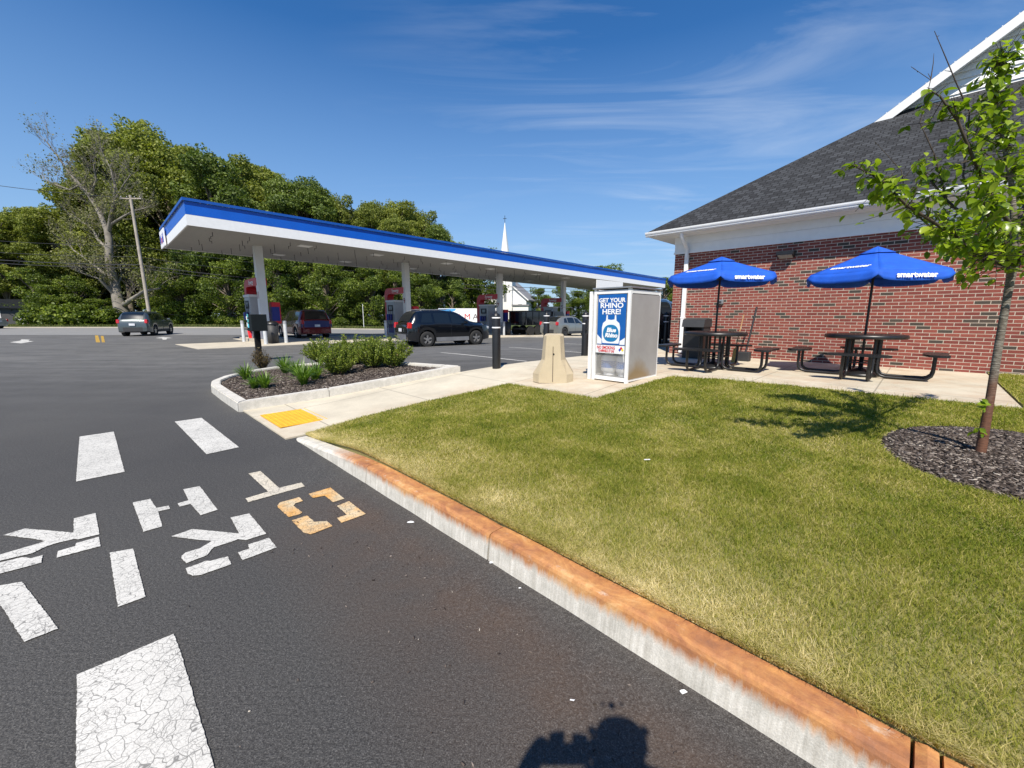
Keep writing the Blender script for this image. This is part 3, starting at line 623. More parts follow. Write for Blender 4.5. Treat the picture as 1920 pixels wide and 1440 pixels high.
# paper and debris
gd = 'white paper scraps on the asphalt'
for i, (px, py, w) in enumerate([(770, 981, .03), (922, 1057, .025), (1250, 1256, .02), (1280, 1300, .02), (1072, 1316, .012), (975, 1105, .008)]):
    p = G(px, py); mb = MB(); n = 7; pts = [(w*random.uniform(.5, 1)*math.cos(2*math.pi*k/n), .5*w*random.uniform(.5, 1)*math.sin(2*math.pi*k/n), .004+random.uniform(0, .006)) for k in range(n)]
    mb.prism(pts, (0, 0, 0), (0, 0, .0015)); o = mb.build('paper_scrap', TXTW); o.location = p
    tag(o, ['torn white scrap below the orange letter', 'white scrap at the joint between the kerb stones', 'white scrap against the foot of the kerb, lower right', 'crumpled white scrap farther out from the kerb, lower right', "pale chip beside the photographer's shadow", 'tiny pale chip in the middle of the stained asphalt'][i], 'litter', gd)
p = G(1213, 868, .1); mb = MB(); mb.box((0, 0, 0), (.06, .012, .006), Euler((0, .1, .4)), .002); o = mb.build('paper_scrap', TXTW); o.location = p + Vector((0, 0, .03)); tag(o, 'small white scrap lying on the lawn', 'litter')
n = 170; us = rng.uniform(-.2, 3, n); vs = 1.3 - rng.gamma(1.4, .22, n); chips(us, vs, gz((vs-us)*C7, (us+vs)*C7)+.001, 'dry_debris', .005)

# ================================================================= THE SHOP
bx_, by_ = XY(5.13, 11.56)
shop = thing('brick_building', 'red brick shop with white trim, white gable siding and dark shingle roof', 'building', (bx_, by_, .33), SITE)
WL = 19.0
MB().bx(0, WL, 0, 14, -.4, 2.75).build('brick_wall', BRICK, shop)
mb = MB(); mb.bx(-.03, WL+.03, -.03, 14.03, 2.75, 2.80).bx(-.012, WL+.012, -.012, 14.012, 2.80, 3.0).bx(-.022, WL+.02, -.022, 14.02, 3.003, 3.2)
mb.build('frieze_board', WHITE, shop)
EV = .5
mb = MB(); mb.bx(-EV, WL+EV, -EV, -.022, 3.2, 3.215).bx(-EV, -.022, -.022, 14, 3.2, 3.215); mb.build('soffit', WHITE, shop)
# gutter: ogee profile along the eave
prof = [(0, 0), (-.07, 0), (-.085, .02), (-.09, .045), (-.105, .06), (-.115, .085), (-.118, .115), (-.105, .118), (-.1, .09), (0, .09)]
mb = MB(); mb.prism([(-EV-.118, -EV+y, 3.218+z) for y, z in prof], (0, 0, 0), (WL+2*EV+.2, 0, 0)); mb.prism([(-EV+y, -EV, 3.217+z) for y, z in prof], (0, .001, 0), (0, 14, 0))
mb.bx(-EV-.004, WL+EV, -EV-.002, -EV+.02, 3.05, 3.214) if False else None
mb.build('gutter', WHITE, shop)
mb = MB(); mb.bx(-EV+.001, WL+EV, -EV+.001, -EV+.022, 3.216, 3.36).bx(-EV+.001, -EV+.022, -EV+.023, 14, 3.216, 3.36); mb.build('fascia_board', WHITE, shop)
# roof surfaces with a length/slope UV so the courses follow the eaves
TP = math.tan(R(34)); Z0 = 3.35; E0 = -EV-.06; DG = 4.45; CXM = 10.2
def roof(name, polys, m):
    bm = bmesh.new(); uvl = bm.loops.layers.uv.new('UVMap')
    for poly, ax in polys:
        pts = [Vector(p) for p in poly]; nrm = (pts[1]-pts[0]).cross(pts[2]-pts[0]).normalized()
        if nrm.z < 0: nrm = -nrm; pts = pts[::-1]
        a = [bm.verts.new(p) for p in pts]; f = bm.faces.new(a); b = [bm.verts.new(p - nrm*.02) for p in pts]
        sx = Vector((1, 0, 0)) if ax == 'x' else Vector((0, 1, 0)); sy = nrm.cross(sx)
        for l in f.loops: l[uvl].uv = (l.vert.co.dot(sx) + 40, abs(l.vert.co.dot(sy)) + 3)
        n = len(a)
        for i in range(n):
            g = bm.faces.new((a[i], b[i], b[(i+1) % n], a[(i+1) % n]))
            for l in g.loops: l[uvl].uv = (l.vert.co.dot(sx) + 40, abs(l.vert.co.dot(sy)) + 3)
        bm.faces.new(b[::-1])
    me = bpy.data.meshes.new(name); bm.to_mesh(me); bm.free(); me.materials.append(m); o = bpy.data.objects.new(name, me); COL.objects.link(o); o.parent = shop
    return o
rz_ = lambda d: Z0 + d*TP
yb, zb = E0 + DG, rz_(DG); xh = E0 + DG; ya = yb - .32; xg = xh - .32
zr = rz_(CXM - E0)
roof('roof', [([(E0, E0, Z0), (2*CXM-E0, E0, Z0), (2*CXM-xh, yb, zb), (xh, yb, zb)], 'x'),
              ([(E0, E0, Z0), (xg, ya, rz_(DG-.32)), (CXM, ya, zr), (CXM, 16, zr), (E0, 16, Z0)], 'y'),
              ([(2*CXM-E0, E0, Z0), (2*CXM-xg, ya, rz_(DG-.32)), (CXM, ya, zr), (CXM, 16, zr), (2*CXM-E0, 16, Z0)], 'y')], SHING)
# gable: lap siding boards, rake boards and rake soffit
mb = MB(); z = zb - .25; BH = .155
while z < zr:
    xl = max(xh - .3, E0 + (z - Z0)/TP); 
    if xl < CXM:
        mb.prism([(xl, 0, 0), (2*CXM-xl, 0, 0), (2*CXM-xl, 0, 0), (xl, 0, 0)][:0] or [(xl, yb+.02, z+BH), (xl, yb-.014, z), (xl, yb+.02, z)], (0, 0, 0), (2*(CXM-xl), 0, 0))
    z += BH
mb.build('gable_siding', WHITE, shop)
mb = MB(); th = .24
for s in (1, -1):
    X = lambda x: x if s == 1 else 2*CXM - x
    a = (X(xg-.02), ya-.01, rz_(DG-.34)); b = (X(CXM), ya-.01, zr)
    mb.prism([(a[0], ya-.035, a[2]-.02), (b[0], ya-.035, b[2]-.025), (b[0], ya-.035, b[2]-.025-th), (a[0]+s*.0, ya-.035, a[2]-.02-th)], (0, 0, 0), (0, .03, 0))
mb.build('rake_board', WHITE, shop)
mb = MB()
for s in (1, -1):
    X = lambda x: x if s == 1 else 2*CXM - x
    mb.prism([(X(xg), ya, rz_(DG-.32)-.19), (X(CXM), ya, zr-.19), (X(CXM), yb-.01, zr-.19), (X(xg), yb-.01, rz_(DG-.32)-.19)], (0, 0, 0), (0, 0, .03))
mb.build('rake_soffit', WHITE, shop)
# downspout
mb = MB(); xd = .35
mb.tube([(xd, -EV+.02, 3.22), (xd, -EV+.03, 3.12), (xd, -.16, 2.93), (xd, -.075, 2.84), (xd, -.07, 2.6)], .052, 10)
mb.bx(xd-.052, xd+.052, -.085, -.013, .05, 2.7, .012); mb.bx(xd-.06, xd+.06, -.09, -.002, 2.2, 2.24).bx(xd-.06, xd+.06, -.09, -.002, 1.0, 1.04)
mb.build('downspout', WHITE, shop)
# wall lamp and box
def wallp(px, py):
    d = ray(px, py); tt = 11.56/((d.x+d.y)*C7); p = Vector((0, 0, H)) + d*tt; u, v = UV(p); return 5.13 - u, p.z - .33
lx, lz = wallp(1475, 478)
t = thing('wall_lamp', 'black wall pack lamp on the brick wall between the two umbrellas', 'wall lamp', (*XY(5.13-lx, 11.56), .33+lz), SITE)
MB().prism([(-.17, 0, -.07), (-.17, -.22, -.01), (-.17, -.22, .05), (-.17, 0, .09)], (0, 0, 0), (.34, 0, 0)).build('housing', BLACK, t)
MB().prism([(-.14, -.01, -.072), (-.14, -.2, -.019), (-.14, -.195, -.026), (-.14, -.01, -.08)], (0, 0, 0), (.28, 0, 0)).build('lens', mat('lamp lens', (.4, .4, .38), .3), t)
lx, lz = wallp(1352, 566)
t = thing('outlet_box', 'small grey weatherproof outlet box on the brick wall', 'outlet box', (*XY(5.13-lx, 11.56), .33+lz), SITE)
MB().bx(-.075, .075, -.07, -.002, -.055, .055, .012).build('cover', GALV, t); MB().bx(-.03, .03, -.078, -.069, -.03, .02).build('outlet', DKPLAS, t)

# ================================================================= UMBRELLAS AND TABLES
UBL = mat('blue umbrella fabric', (.004, .082, .48), .8, var=.14, scale=5, bmp=.3, bscale=14)
def umbrella(par, u, v, hub, rim, rad, rot, label):
    t = thing('patio_umbrella', label, 'umbrella', at(u, v, .02), rot, 'blue patio umbrellas')
    MB().cyl((0, 0, .1), (0, 0, hub-.03), .019, n=12).lathe([(.0, hub+.02), (.03, hub+.0), (.03, hub-.04), (.0, hub-.04)], n=10).build('pole', BLACK, t)
    base = MB(); base.lathe([(.0, 0), (.27, 0), (.28, .03), (.25, .06), (.12, .1), (.035, .14), (.033, .34), (.0, .34)], n=8).cyl((.03, 0, .26), (.075, 0, .26), .012); base.build('base', BLACK, t)
    K = 6; vs = []; mb = MB()
    def rimpt(a, s=1.0): return Vector((rad*s*math.cos(a), rad*s*math.sin(a), 0))
    def surf(i, a, b):                 # a: 0 hub .. 1 rim; b across panel
        q0, q1 = 2*math.pi*i/K, 2*math.pi*(i+1)/K; p = rimpt(q0).lerp(rimpt(q1), b)*a
        sag = math.sin(math.pi*b)*a*a*.035 + math.sin(math.pi*a)*.02
        return Vector((p.x, p.y, hub - (hub-rim)*(a**1.06) - sag*.6))
    for i in range(K):
        mb.grid(lambda a, b, i=i: surf(i, a, b), 8, 8, True)
        def val(a, b, i=i):            # hanging valance, cut back at the ribs
            p = surf(i, 1, b); out = Vector((p.x, p.y, 0)).normalized(); drop = .16*a*(1 - .5*(abs(2*b-1))**8)
            return p + out*(.05*a + .012*math.sin(b*19+i)*a) + Vector((0, 0, -drop))
        mb.grid(val, 3, 12, True)
    # vent cap
    for i in range(K):
        def cap(a, b, i=i):
            p = surf(i, a*.27, b); return p + Vector((0, 0, .035 - .012*a))
        mb.grid(cap, 3, 4, True)
    cn = mb.build('canopy', UBL, t)
    sm = cn.modifiers.new('s', 'SOLIDIFY'); sm.thickness = .003
    for i in range(K):
        q = 2*math.pi*i/K; e = rimpt(q, .98); r = MB()
        r.tube([(0, 0, hub-.07), (e.x*.5, e.y*.5, (hub+rim)/2-.055), (e.x, e.y, rim-.035)], .008, 6).tube([(0, 0, hub-.42), (e.x*.5, e.y*.5, (hub+rim)/2-.06)], .006, 6)
        r.build('rib', BLACK, t)
    # wording lies on the lower part of the panels
    for i in range(K):
        q0, q1 = 2*math.pi*i/K, 2*math.pi*(i+1)/K; A, B = surf(i, .98, 0), surf(i, .98, 1); Cn = surf(i, .25, .5)
        xa = (B-A).normalized(); mid = (A+B)/2
        for kind in (('valance', ) if i % 2 == par else ('panel', )):
            if kind == 'panel':
                ya_ = (Cn-mid); ya_ = (ya_ - xa*ya_.dot(xa)).normalized(); za = xa.cross(ya_)
                pos = surf(i, .78, .5) + za*.012; size = .125
            else:
                out = Vector((mid.x, mid.y, 0)).normalized(); ya_ = (Vector((0, 0, 1)) - out*.3).normalized(); za = xa.cross(ya_)
                pos = surf(i, 1, .5) + out*.05 + Vector((0, 0, -.075)) ; pos += za*.008; size = .118
            o = text('lettering', 'smartwater', size, TXTW, t, (0, 0, 0), (0, 0, 0), offset=.004, ext=.001, sx=1)
            Mx = Matrix((xa, ya_, za)).transposed().to_4x4(); Mx.translation = pos; o.matrix_local = Mx
    return t
def seatshape(L, Wd, bow, z, th=.035):
    mb = MB(); n = 14; top = []
    for k in range(n+1):
        a = -1 + 2*k/n; off = -bow*(a*a); e = math.sqrt(max(0, 1-abs(a)**6)); top.append((a*L/2, off, max(.02, Wd/2*e)))
    poly = [(x, o - w, 0) for x, o, w in top] + [(x, o + w, 0) for x, o, w in top[::-1]]
    mb.prism(poly, (0, 0, z-th), (0, 0, z)); return mb
def table(u, v, label):
    t = thing('picnic_table', label, 'picnic table', at(u, v, .02), SITE, 'black metal picnic tables')
    mb = MB(); mb.lathe([(0, .70), (.53, .70), (.55, .705), (.56, .72), (.555, .735), (.53, .74), (0, .74)], n=40)
    mb.lathe([(.56, .735), (.575, .72), (.575, .675), (.56, .67), (.56, .735)], n=40); mb.build('tabletop', BLACK, t)
    for k in range(4):
        a = k*math.pi/2; Rm = Matrix.Rotation(a, 3, 'Z')
        b = seatshape(.86, .29, .07, .45); b.v = [tuple(Rm @ (Vector(p) + Vector((0, -.90, 0)))) for p in b.v]; b.build('bench', BLACK, t)
        for s in (-.17, .17):
            pts = [(s, -.22, .69), (s, -.22, .16), (s, -.235, .09), (s, -.28, .045), (s, -.35, .026), (s, -.78, .026), (s, -.85, .045), (s, -.895, .09), (s, -.91, .16), (s, -.91, .42)]
            MB().tube([Rm @ Vector(p) for p in pts], .024, 10).build('leg', BLACK, t)
        MB().tube([Rm @ Vector(p) for p in ((-.2, -.22, .25), (.2, -.22, .25))], .014, 8).build('cross_bar', BLACK, t)
    return t
pT1 = G(1336, 692); pT2 = G(1611, 706)
u1, v1 = UV(pT1); u2, v2 = UV(pT2)
table(u1, v1, 'black metal picnic table nearest the corner of the brick shop'); table(u2, v2, 'black metal picnic table nearer the young tree, by the lawn')
umbrella(0, u1, v1, 2.17, 1.83, 1.0, R(4), 'blue umbrella over the table nearest the shop corner')
umbrella(1, u2, v2, 2.2, 1.77, 1.0, R(52), 'blue umbrella over the table nearest the young tree')
# litter bin by the downspout
p = G(1302, 672); t = thing('litter_bin', 'square black litter bin with hooded lid standing by the downspout', 'litter bin', p, SITE)
MB().bx(-.24, .24, -.24, .24, 0, .62, .03).build('body', BLACK, t)
mb = MB(); mb.prism([(-.27, -.27, .80), (-.27, .27, .80), (-.27, .27, .98), (-.27, 0, 1.02), (-.27, -.22, .98)], (0, 0, 0), (.54, 0, 0)); mb.bx(-.25, -.2, -.2, .2, .6, .82).bx(.2, .25, -.2, .2, .6, .82).bx(-.25, .25, .17, .24, .6, .82); mb.build('hood', DKPLAS, t)
mb = MB(); mb.grid(lambda a, b: (-.2+.4*a, -.2+.4*b, .64+.05*math.sin(a*9)*math.sin(b*8)), 8, 8); mb.build('bin_bag', mat('pale blue bin bag', (.25, .28, .42), .4), t)
# dustpan and broom leaning on the wall
p = G(1394, 678); t = thing('dustpan', 'long handled black dustpan leaning against the brick wall', 'dustpan', p, SITE)
MB().tube([(0, 0, .05), (.03, .2, .6), (.06, .42, 1.28)], .022, 8).build('handle', BLACK, t)
MB().bx(-.12, .14, -.12, .06, .02, .24, .02).build('pan', DKPLAS, t)
p = G(1376, 681); t = thing('broom', 'yellowish bristle broom standing beside the dustpan', 'broom', p, SITE)
MB().tube([(0, 0, .3), (.03, .3, 1.1)], .012, 8).build('handle', mat('varnished wood', (.35, .2, .08), .5), t)
MB().prism([(-.06, -.03, 0), (.06, -.03, 0), (.035, 0, .34), (-.035, 0, .34)], (0, 0, 0), (0, .05, 0)).build('bristles', mat('straw bristles', (.5, .33, .1), .9, var=.3, scale=40), t)

# ================================================================= PROPANE CAGE
t = thing('propane_cage', 'white framed propane tank cage with blue poster and plain grey side', 'gas cage', at(3.976, 5.93, .02), SITE); t.scale = (.89, 1, 1)
CW, CDp, CH = .76, 1.04, 1.52
mb = MB(); q = .028
for x in (0, CW-2*q):
    for y in (0, CDp-2*q): mb.bx(x, x+2*q, y, y+2*q, 0, CH)
for z0 in (.05, CH-.05):
    mb.bx(2*q, CW-2*q, .003, .04, z0-.028, z0+.028).bx(2*q, CW-2*q, CDp-.04, CDp-.003, z0-.028, z0+.028)
    for x in (.003, CW-.04): mb.bx(x, x+.037, 2*q, CDp-2*q, z0-.028, z0+.028)
mb.bx(-.1, -.035, .0, .04, -.0, CH-.03)      # open hinge stile of the second door
mb.build('frame', WHITE, t)
MB().bx(-.02, CW+.02, -.025, CDp+.02, CH, CH+.025, .005).build('top_panel', GALV, t)
def m_sidepanel():
    m, nt, b = newmat('cage side panel'); co = objco(nt); sp = N(nt, 'ShaderNodeSeparateXYZ'); nt.links.new(co, sp.inputs[0])
    n1 = noise(nt, 3, 4, .6, co); base = ramp(nt, [(.3, (.31, .295, .285)), (.7, (.36, .345, .335))], n1.outputs[0])
    dz = math_(nt, 'ADD', sp.outputs[2], mrange(nt, n1.outputs[0], .3, .7, -.05, .05)); arc = math_(nt, 'MULTIPLY', math_(nt, 'POWER', math_(nt, 'ABSOLUTE', math_(nt, 'SUBTRACT', sp.outputs[1], .3)), 2), 1.2)
    f = mrange(nt, math_(nt, 'ADD', dz, arc), .18, .42, .75, 0); c = mixrgb(nt, f, base.outputs[0], (.25, .15, .035))
    nt.links.new(c, b.inputs['Base Color']); b.inputs['Roughness'].default_value = .5; b.inputs['Metallic'].default_value = .05; return m
MB().bx(CW-.003, CW+.004, .035, CDp-.035, .06, CH-.09).build('side_panel', m_sidepanel(), t)
MB().bx(.0, .006, .06, CDp-.06, .06, CH-.05).build('far_side_panel', GALV, t); MB().bx(.06, CW-.06, CDp-.016, CDp-.01, .08, CH-.06).build('back_panel', GALV, t)
MESH = m_cutout('expanded metal', (.62, .61, .58))
MB().quad((2*q, .02, .08), (CW-2*q, .02, .08), (CW-2*q, .02, CH-.08), (2*q, .02, CH-.08)).build('mesh_panel', MESH, t)
for z_ in (.06, .76): MB().bx(.05, CW-.05, .1, CDp-.05, z_, z_+.015).build('shelf', GALV, t)
MB().bx(-.16, -.1, -.04, .03, .78, 1.02, .01).cyl((-.13, -.045, .86), (-.13, -.07, .86), .02).build('latch', BLACK, t)
PBL = mat('poster blue', (.004, .095, .36), .4, var=.05); PWT = mat('poster white', (.72, .74, .76), .4, var=.03)
po = MB().bx(.1, CW-.075, -.006, .001, .615, 1.43).build('poster', PBL, t)
for s, z, sz, sx in (('GET YOUR', 1.335, .092, 1.22), ('RHINO', 1.25, .115, 1.32), ('HERE!', 1.15, .115, 1.32)):
    text('lettering', s, sz, TXTW, po, (.39, -.009, z), FRONT, offset=.003, sx=sx)
tk = MB(); cx = .39; TPR = [(0, .64), (.17, .64), (.185, .70), (.19, .90), (.17, .97), (.11, 1.01), (.10, 1.10), (.075, 1.10), (.07, 1.03), (0, 1.02)]
pts = [(cx+x, -.0075, z) for x, z in TPR] + [(cx-x, -.0075, z) for x, z in TPR[::-1]]
tk.prism(pts, (0, 0, 0), (0, .001, 0)); tk.prism([(.1, -.0075, .625), (.1, -.0075, .78), (.2, -.0075, .70), (.2, -.0075, .625)], (0, 0, 0), (0, .001, 0)); tk.prism([(.685, -.0075, .625), (.685, -.0075, .74), (.58, -.0075, .68), (.58, -.0075, .625)], (0, 0, 0), (0, .001, 0))
tk.build('tank_picture', PWT, po)
el = MB(); el.prism([(cx+.165*math.copysign(abs(math.cos(a))**.8, math.cos(a)), -.0085, .805+.14*math.sin(a)) for a in np.linspace(0, 2*math.pi, 32, endpoint=False)], (0, 0, 0), (0, .0008, 0)); el.build('round_label', mat('label blue', (.01, .16, .36), .4), po)
text('lettering', 'Blue', .095, TXTW, po, (.40, -.011, .855), FRONT, offset=.004, sx=1.15, shear=.2); text('lettering', 'Rhino', .095, TXTW, po, (.40, -.011, .77), FRONT, offset=.004, sx=1.15, shear=.2)
sg = MB().bx(.075, CW-.075, -.006, .001, .475, .607).build('warning_sign', PWT, t)
text('lettering', 'NO SMOKING', .07, TXTR, sg, (.30, -.009, .565), FRONT, offset=.0015, sx=.88); text('lettering', 'FLAMMABLE LP GAS', .062, TXTR, sg, (.31, -.009, .51), FRONT, offset=.0012, sx=.62)
for (dx, dz), mm in zip(((0, .028), (-.028, 0), (.028, 0), (0, -.028)), (TXTR, TXTB, mat('hazard yellow', (.8, .6, .02), .5), TXTW)):
    MB().prism([(.62+dx, -.0085, .54+dz+.026), (.62+dx+.026, -.0085, .54+dz), (.62+dx, -.0085, .54+dz-.026), (.62+dx-.026, -.0085, .54+dz)], (0, 0, 0), (0, .001, 0)).build('hazard_diamond', mm, sg)
# tanks standing in the cage are things of their own
def tank(x, y, z, m, label, first=None):
    cxu = 3.976 - x*.89; cyv = 5.93 + y; X, Y = XY(cxu, cyv)
    if first is None:
        o = thing('propane_tank', label, 'propane tank', (X, Y, float(gz(*XY(4.06, 5.93)))+.02+z), SITE, 'propane tanks in the cage')
        MB().lathe([(0, .03), (.1, .03), (.155, .08), (.155, .30), (.1, .355), (.03, .37), (0, .37)], n=20).build('body', PWT, o)
        MB().lathe([(.157, .13), (.157, .25)], n=20).build('band', PBL, o); MB().lathe([(.11, 0), (.11, .05)], n=16).build('foot_ring', PWT, o); MB().lathe([(.1, .35), (.1, .45), (.095, .45), (.095, .35)], n=16).build('collar', PWT, o)
        MB().cyl((0, 0, .36), (0, 0, .43), .025).build('valve', CHROME, o); o.scale = (.9, .9, 1); return o
    o = copy_tree(first); o.location = (X, Y, float(gz(*XY(4.06, 5.93)))+.02+z); o['label'] = label; return o
tk0 = tank(.21, .25, .08, None, 'white propane tank at the left front of the cage floor')
tank(.54, .25, .08, None, 'white propane tank at the right front of the cage floor', tk0)
for x in (.21, .54): tank(x, .62, .08, None, 'white propane tank in the second row, ' + ('left' if x < .3 else 'right') + ' side of the cage', tk0)

# jersey barrier block seen end-on
t = thing('concrete_barrier', 'short tan concrete barrier block standing beside the propane cage', 'barrier', at(4.33, 5.3, .02), R(-8))
pr = [(-.345, 0), (.345, 0), (.345, .15), (.20, .39), (.165, .79), (.145, .81), (-.145, .81), (-.165, .79), (-.20, .39), (-.345, .15)]
BAR = m_concrete('barrier concrete', (.5, .415, .28))
mb = MB(); n = len(pr); rings = []
for y, s, dz in ((0, .68, 0), (.13, 1, 0), (.47, 1, 0), (.6, .68, 0)): rings.append([(x*s, y, z) for x, z in pr])
mb.add(sum(rings, []), [tuple(range(n))] + [tuple(range(3*n, 4*n))[::-1]] + [(k*n+i, k*n+(i+1) % n, (k+1)*n+(i+1) % n, (k+1)*n+i) for k in range(3) for i in range(n)]); mb.build('body', BAR, t)
MB().bx(-.006, .006, -.004, .02, .02, .62).build('groove', mat('dark groove', (.11, .085, .06), .9), t); MB().cyl((.01, -.004, .49), (.01, .01, .49), .016).build('lifting_hole', BLACK, t)

# bollards
def bollard(px, py, label, first=None, h=1.2):
    p = G(px, py)
    if first is None:
        o = thing('bollard', label, 'bollard', p, 0, 'black bollards along the walkway')
        MB().lathe([(0, h-.0), (.02, h+.005), (.026, h-.03), (.075, h-.055), (.088, h-.10), (.088, 0)], n=24).build('sleeve', BLACK, o)
        for z in (h-.13, h-.33): MB().lathe([(.09, z-.013), (.0915, z-.011), (.0915, z+.011), (.09, z+.013), (.087, z+.013), (.087, z-.013), (.09, z-.013)], n=24).build('reflective_band', TXTW, o)
        return o
    o = copy_tree(first); o.location = p; o['label'] = label; return o
b0 = bollard(931, 692, 'black bollard nearest the planter, standing at the edge of the walkway')
bollard(1024, 660, 'black bollard rising behind the concrete barrier block', b0); bollard(1096, 668, 'black bollard just left of the propane cage', b0); bollard(1246, 651, 'black bollard between the propane cage and the brick corner', b0)

# ================================================================= CANOPY
ZC = lambda v: 5.0 - .0115*(v - 3.0)          # underside, falling slightly towards the far end
UN, UF, VN, VF = 21.45, 29.7, 2.95, 46.2
def cpt(u, v, dz): x, y = XY(u, v); return (x, y, ZC(v) + dz)
cano = thing('fuel_canopy', 'long blue and white petrol station canopy over the pumps', 'canopy', (0, 0, 0))
def cslab(u0, u1, v0, v1, z0, z1):
    vs = [cpt(u, v, z) for z in (z0, z1) for u, v in ((u0, v0), (u1, v0), (u1, v1), (u0, v1))]
    return vs, [(0, 1, 2, 3), (7, 6, 5, 4), (0, 4, 5, 1), (1, 5, 6, 2), (2, 6, 7, 3), (3, 7, 4, 0)]
mb = MB(); mb.add(*cslab(UN+.06, UF-.06, VN+.06, VF-.06, .03, .10)); mb.build('soffit_deck', mat('soffit panels', (.38, .37, .35), .6, var=.05, scale=.5), cano)
mb = MB()
for k in range(1, 27):
    u = UN + k*(UF-UN)/27; mb.add(*cslab(u-.008, u+.008, VN+.1, VF-.1, .018, .0295))
mb.build('soffit_seams', mat('soffit seam', (.28, .275, .26), .6), cano)
def band(z0, z1, out, m, name):
    mb = MB(); th = .05
    mb.add(*cslab(UN-out, UN-out+th, VN-out, VF+out, z0, z1)); mb.add(*cslab(UF+out-th, UF+out, VN-out, VF+out, z0, z1))
    mb.add(*cslab(UN-out+th, UF+out-th, VN-out, VN-out+th, z0, z1)); mb.add(*cslab(UN-out+th, UF+out-th, VF+out-th, VF+out, z0, z1)); return mb.build(name, m, cano)
band(0, .42, .0, WHITE, 'white_fascia'); band(.423, .93, .004, BLUE, 'blue_fascia'); band(.932, 1.04, .075, DKBLUE, 'cap_trim')
mb = MB(); mb.add(*cslab(UN+.055, UF-.055, VN+.055, VF-.055, .72, .8)); mb.build('roof_deck', DULLW, cano)
for i, v in enumerate((6.3, 15.0, 23.7, 32.2, 40.8)):      # columns
    u = 25.15; x, y = XY(u, v); g0 = float(gz(x, y)); mb = MB(); w = .19
    for a in range(1):
        c = [Vector((x, y, 0)) + Vector((-C7*s1 + C7*s2, C7*s1 + C7*s2, 0))*w for s1, s2 in ((-1, -1), (1, -1), (1, 1), (-1, 1))]
        mb.prism([(p.x, p.y, 0) for p in c], (0, 0, g0), (0, 0, ZC(v)+.028))
    col = mb.build('column', DULLW, cano)
    o = MB().bx(-w-.02, w+.02, -w-.02, w+.02, 0, 1.05, .01).build('column_wrap', GREYP if i else DULLW, col); o.location = (x, y, g0+.02); o.rotation_euler = (0, 0, SITE)
    if i < 4:
        tx = text('number', ('11', '9', '7', '5')[i], .5, mat('dark red numeral', (.22, .02, .02), .5), col, (x, y, g0 + 2.45), (math.pi/2, 0, SITE), offset=.01)
        nv = Vector((-C7, -C7, 0))*(w+.004); tx.location = Vector(tx.location) + Vector((C7, -C7, 0))*0 + nv
# brand panel on the end fascia
sgn = thing('brand_sign', 'white sign panel with blue and red lettering on the end of the canopy', 'sign', cpt(UF-.85, VN-.05, .36), SITE)
MB().bx(-.9, .9, -.06, 0, -.42, .46, .03).build('panel', WHITE, sgn)
text('lettering', 'M', .62, TXTB, sgn, (-.58, -.064, 0), FRONT, offset=.02); text('lettering', 'o', .62, TXTR, sgn, (-.12, -.064, -.02), FRONT, offset=.02); text('lettering', 'bil', .62, TXTB, sgn, (.36, -.064, 0), FRONT, offset=.02)
# thin rods hanging from the deck, in pairs, some with a bent foot
k = 0
for iv in range(16):
    for iu in range(5):
        if k >= 90: break
        v = VN + 1.0 + iv*1.55 + random.uniform(-.3, .3); u = UN + 1.2 + iu*1.45 + random.uniform(-.25, .25)
        L = random.uniform(.22, .42); s = random.choice((0, 0, .1, -.1)); p0 = Vector(cpt(u, v, .03)); mb = MB()
        pts = [p0, p0 + Vector((0, 0, -L*.6)), p0 + Vector((s, 0, -L*.62)), p0 + Vector((s, 0, -L))] if s else [p0, p0 + Vector((.01, 0, -L))]
        mb.tube(pts, .013, 5); mb.build('hanging_rod', DKPLAS, cano); k += 1
for v in (8, 12, 17, 21, 26, 30, 35):                        # recessed luminaires
    for u in (23.2, 27.6): mb = MB(); mb.add(*cslab(u-.3, u+.3, v-.3, v+.3, .0, .028)); mb.build('luminaire', WHITE, cano)
# white board beyond the cage, hung under the near edge of the canopy
a = Z(1139, 536, 4.2); 
hs_ = thing('clearance_board', 'plain white board hung under the canopy edge above the propane cage', 'sign board', (*XY(UN+.05, 34.9), 0), SITE)
MB().bx(-.0, .06, -2.6, 2.0, ZC(36)-1.35, ZC(36)-.02, .02).build('board', WHITE, hs_)

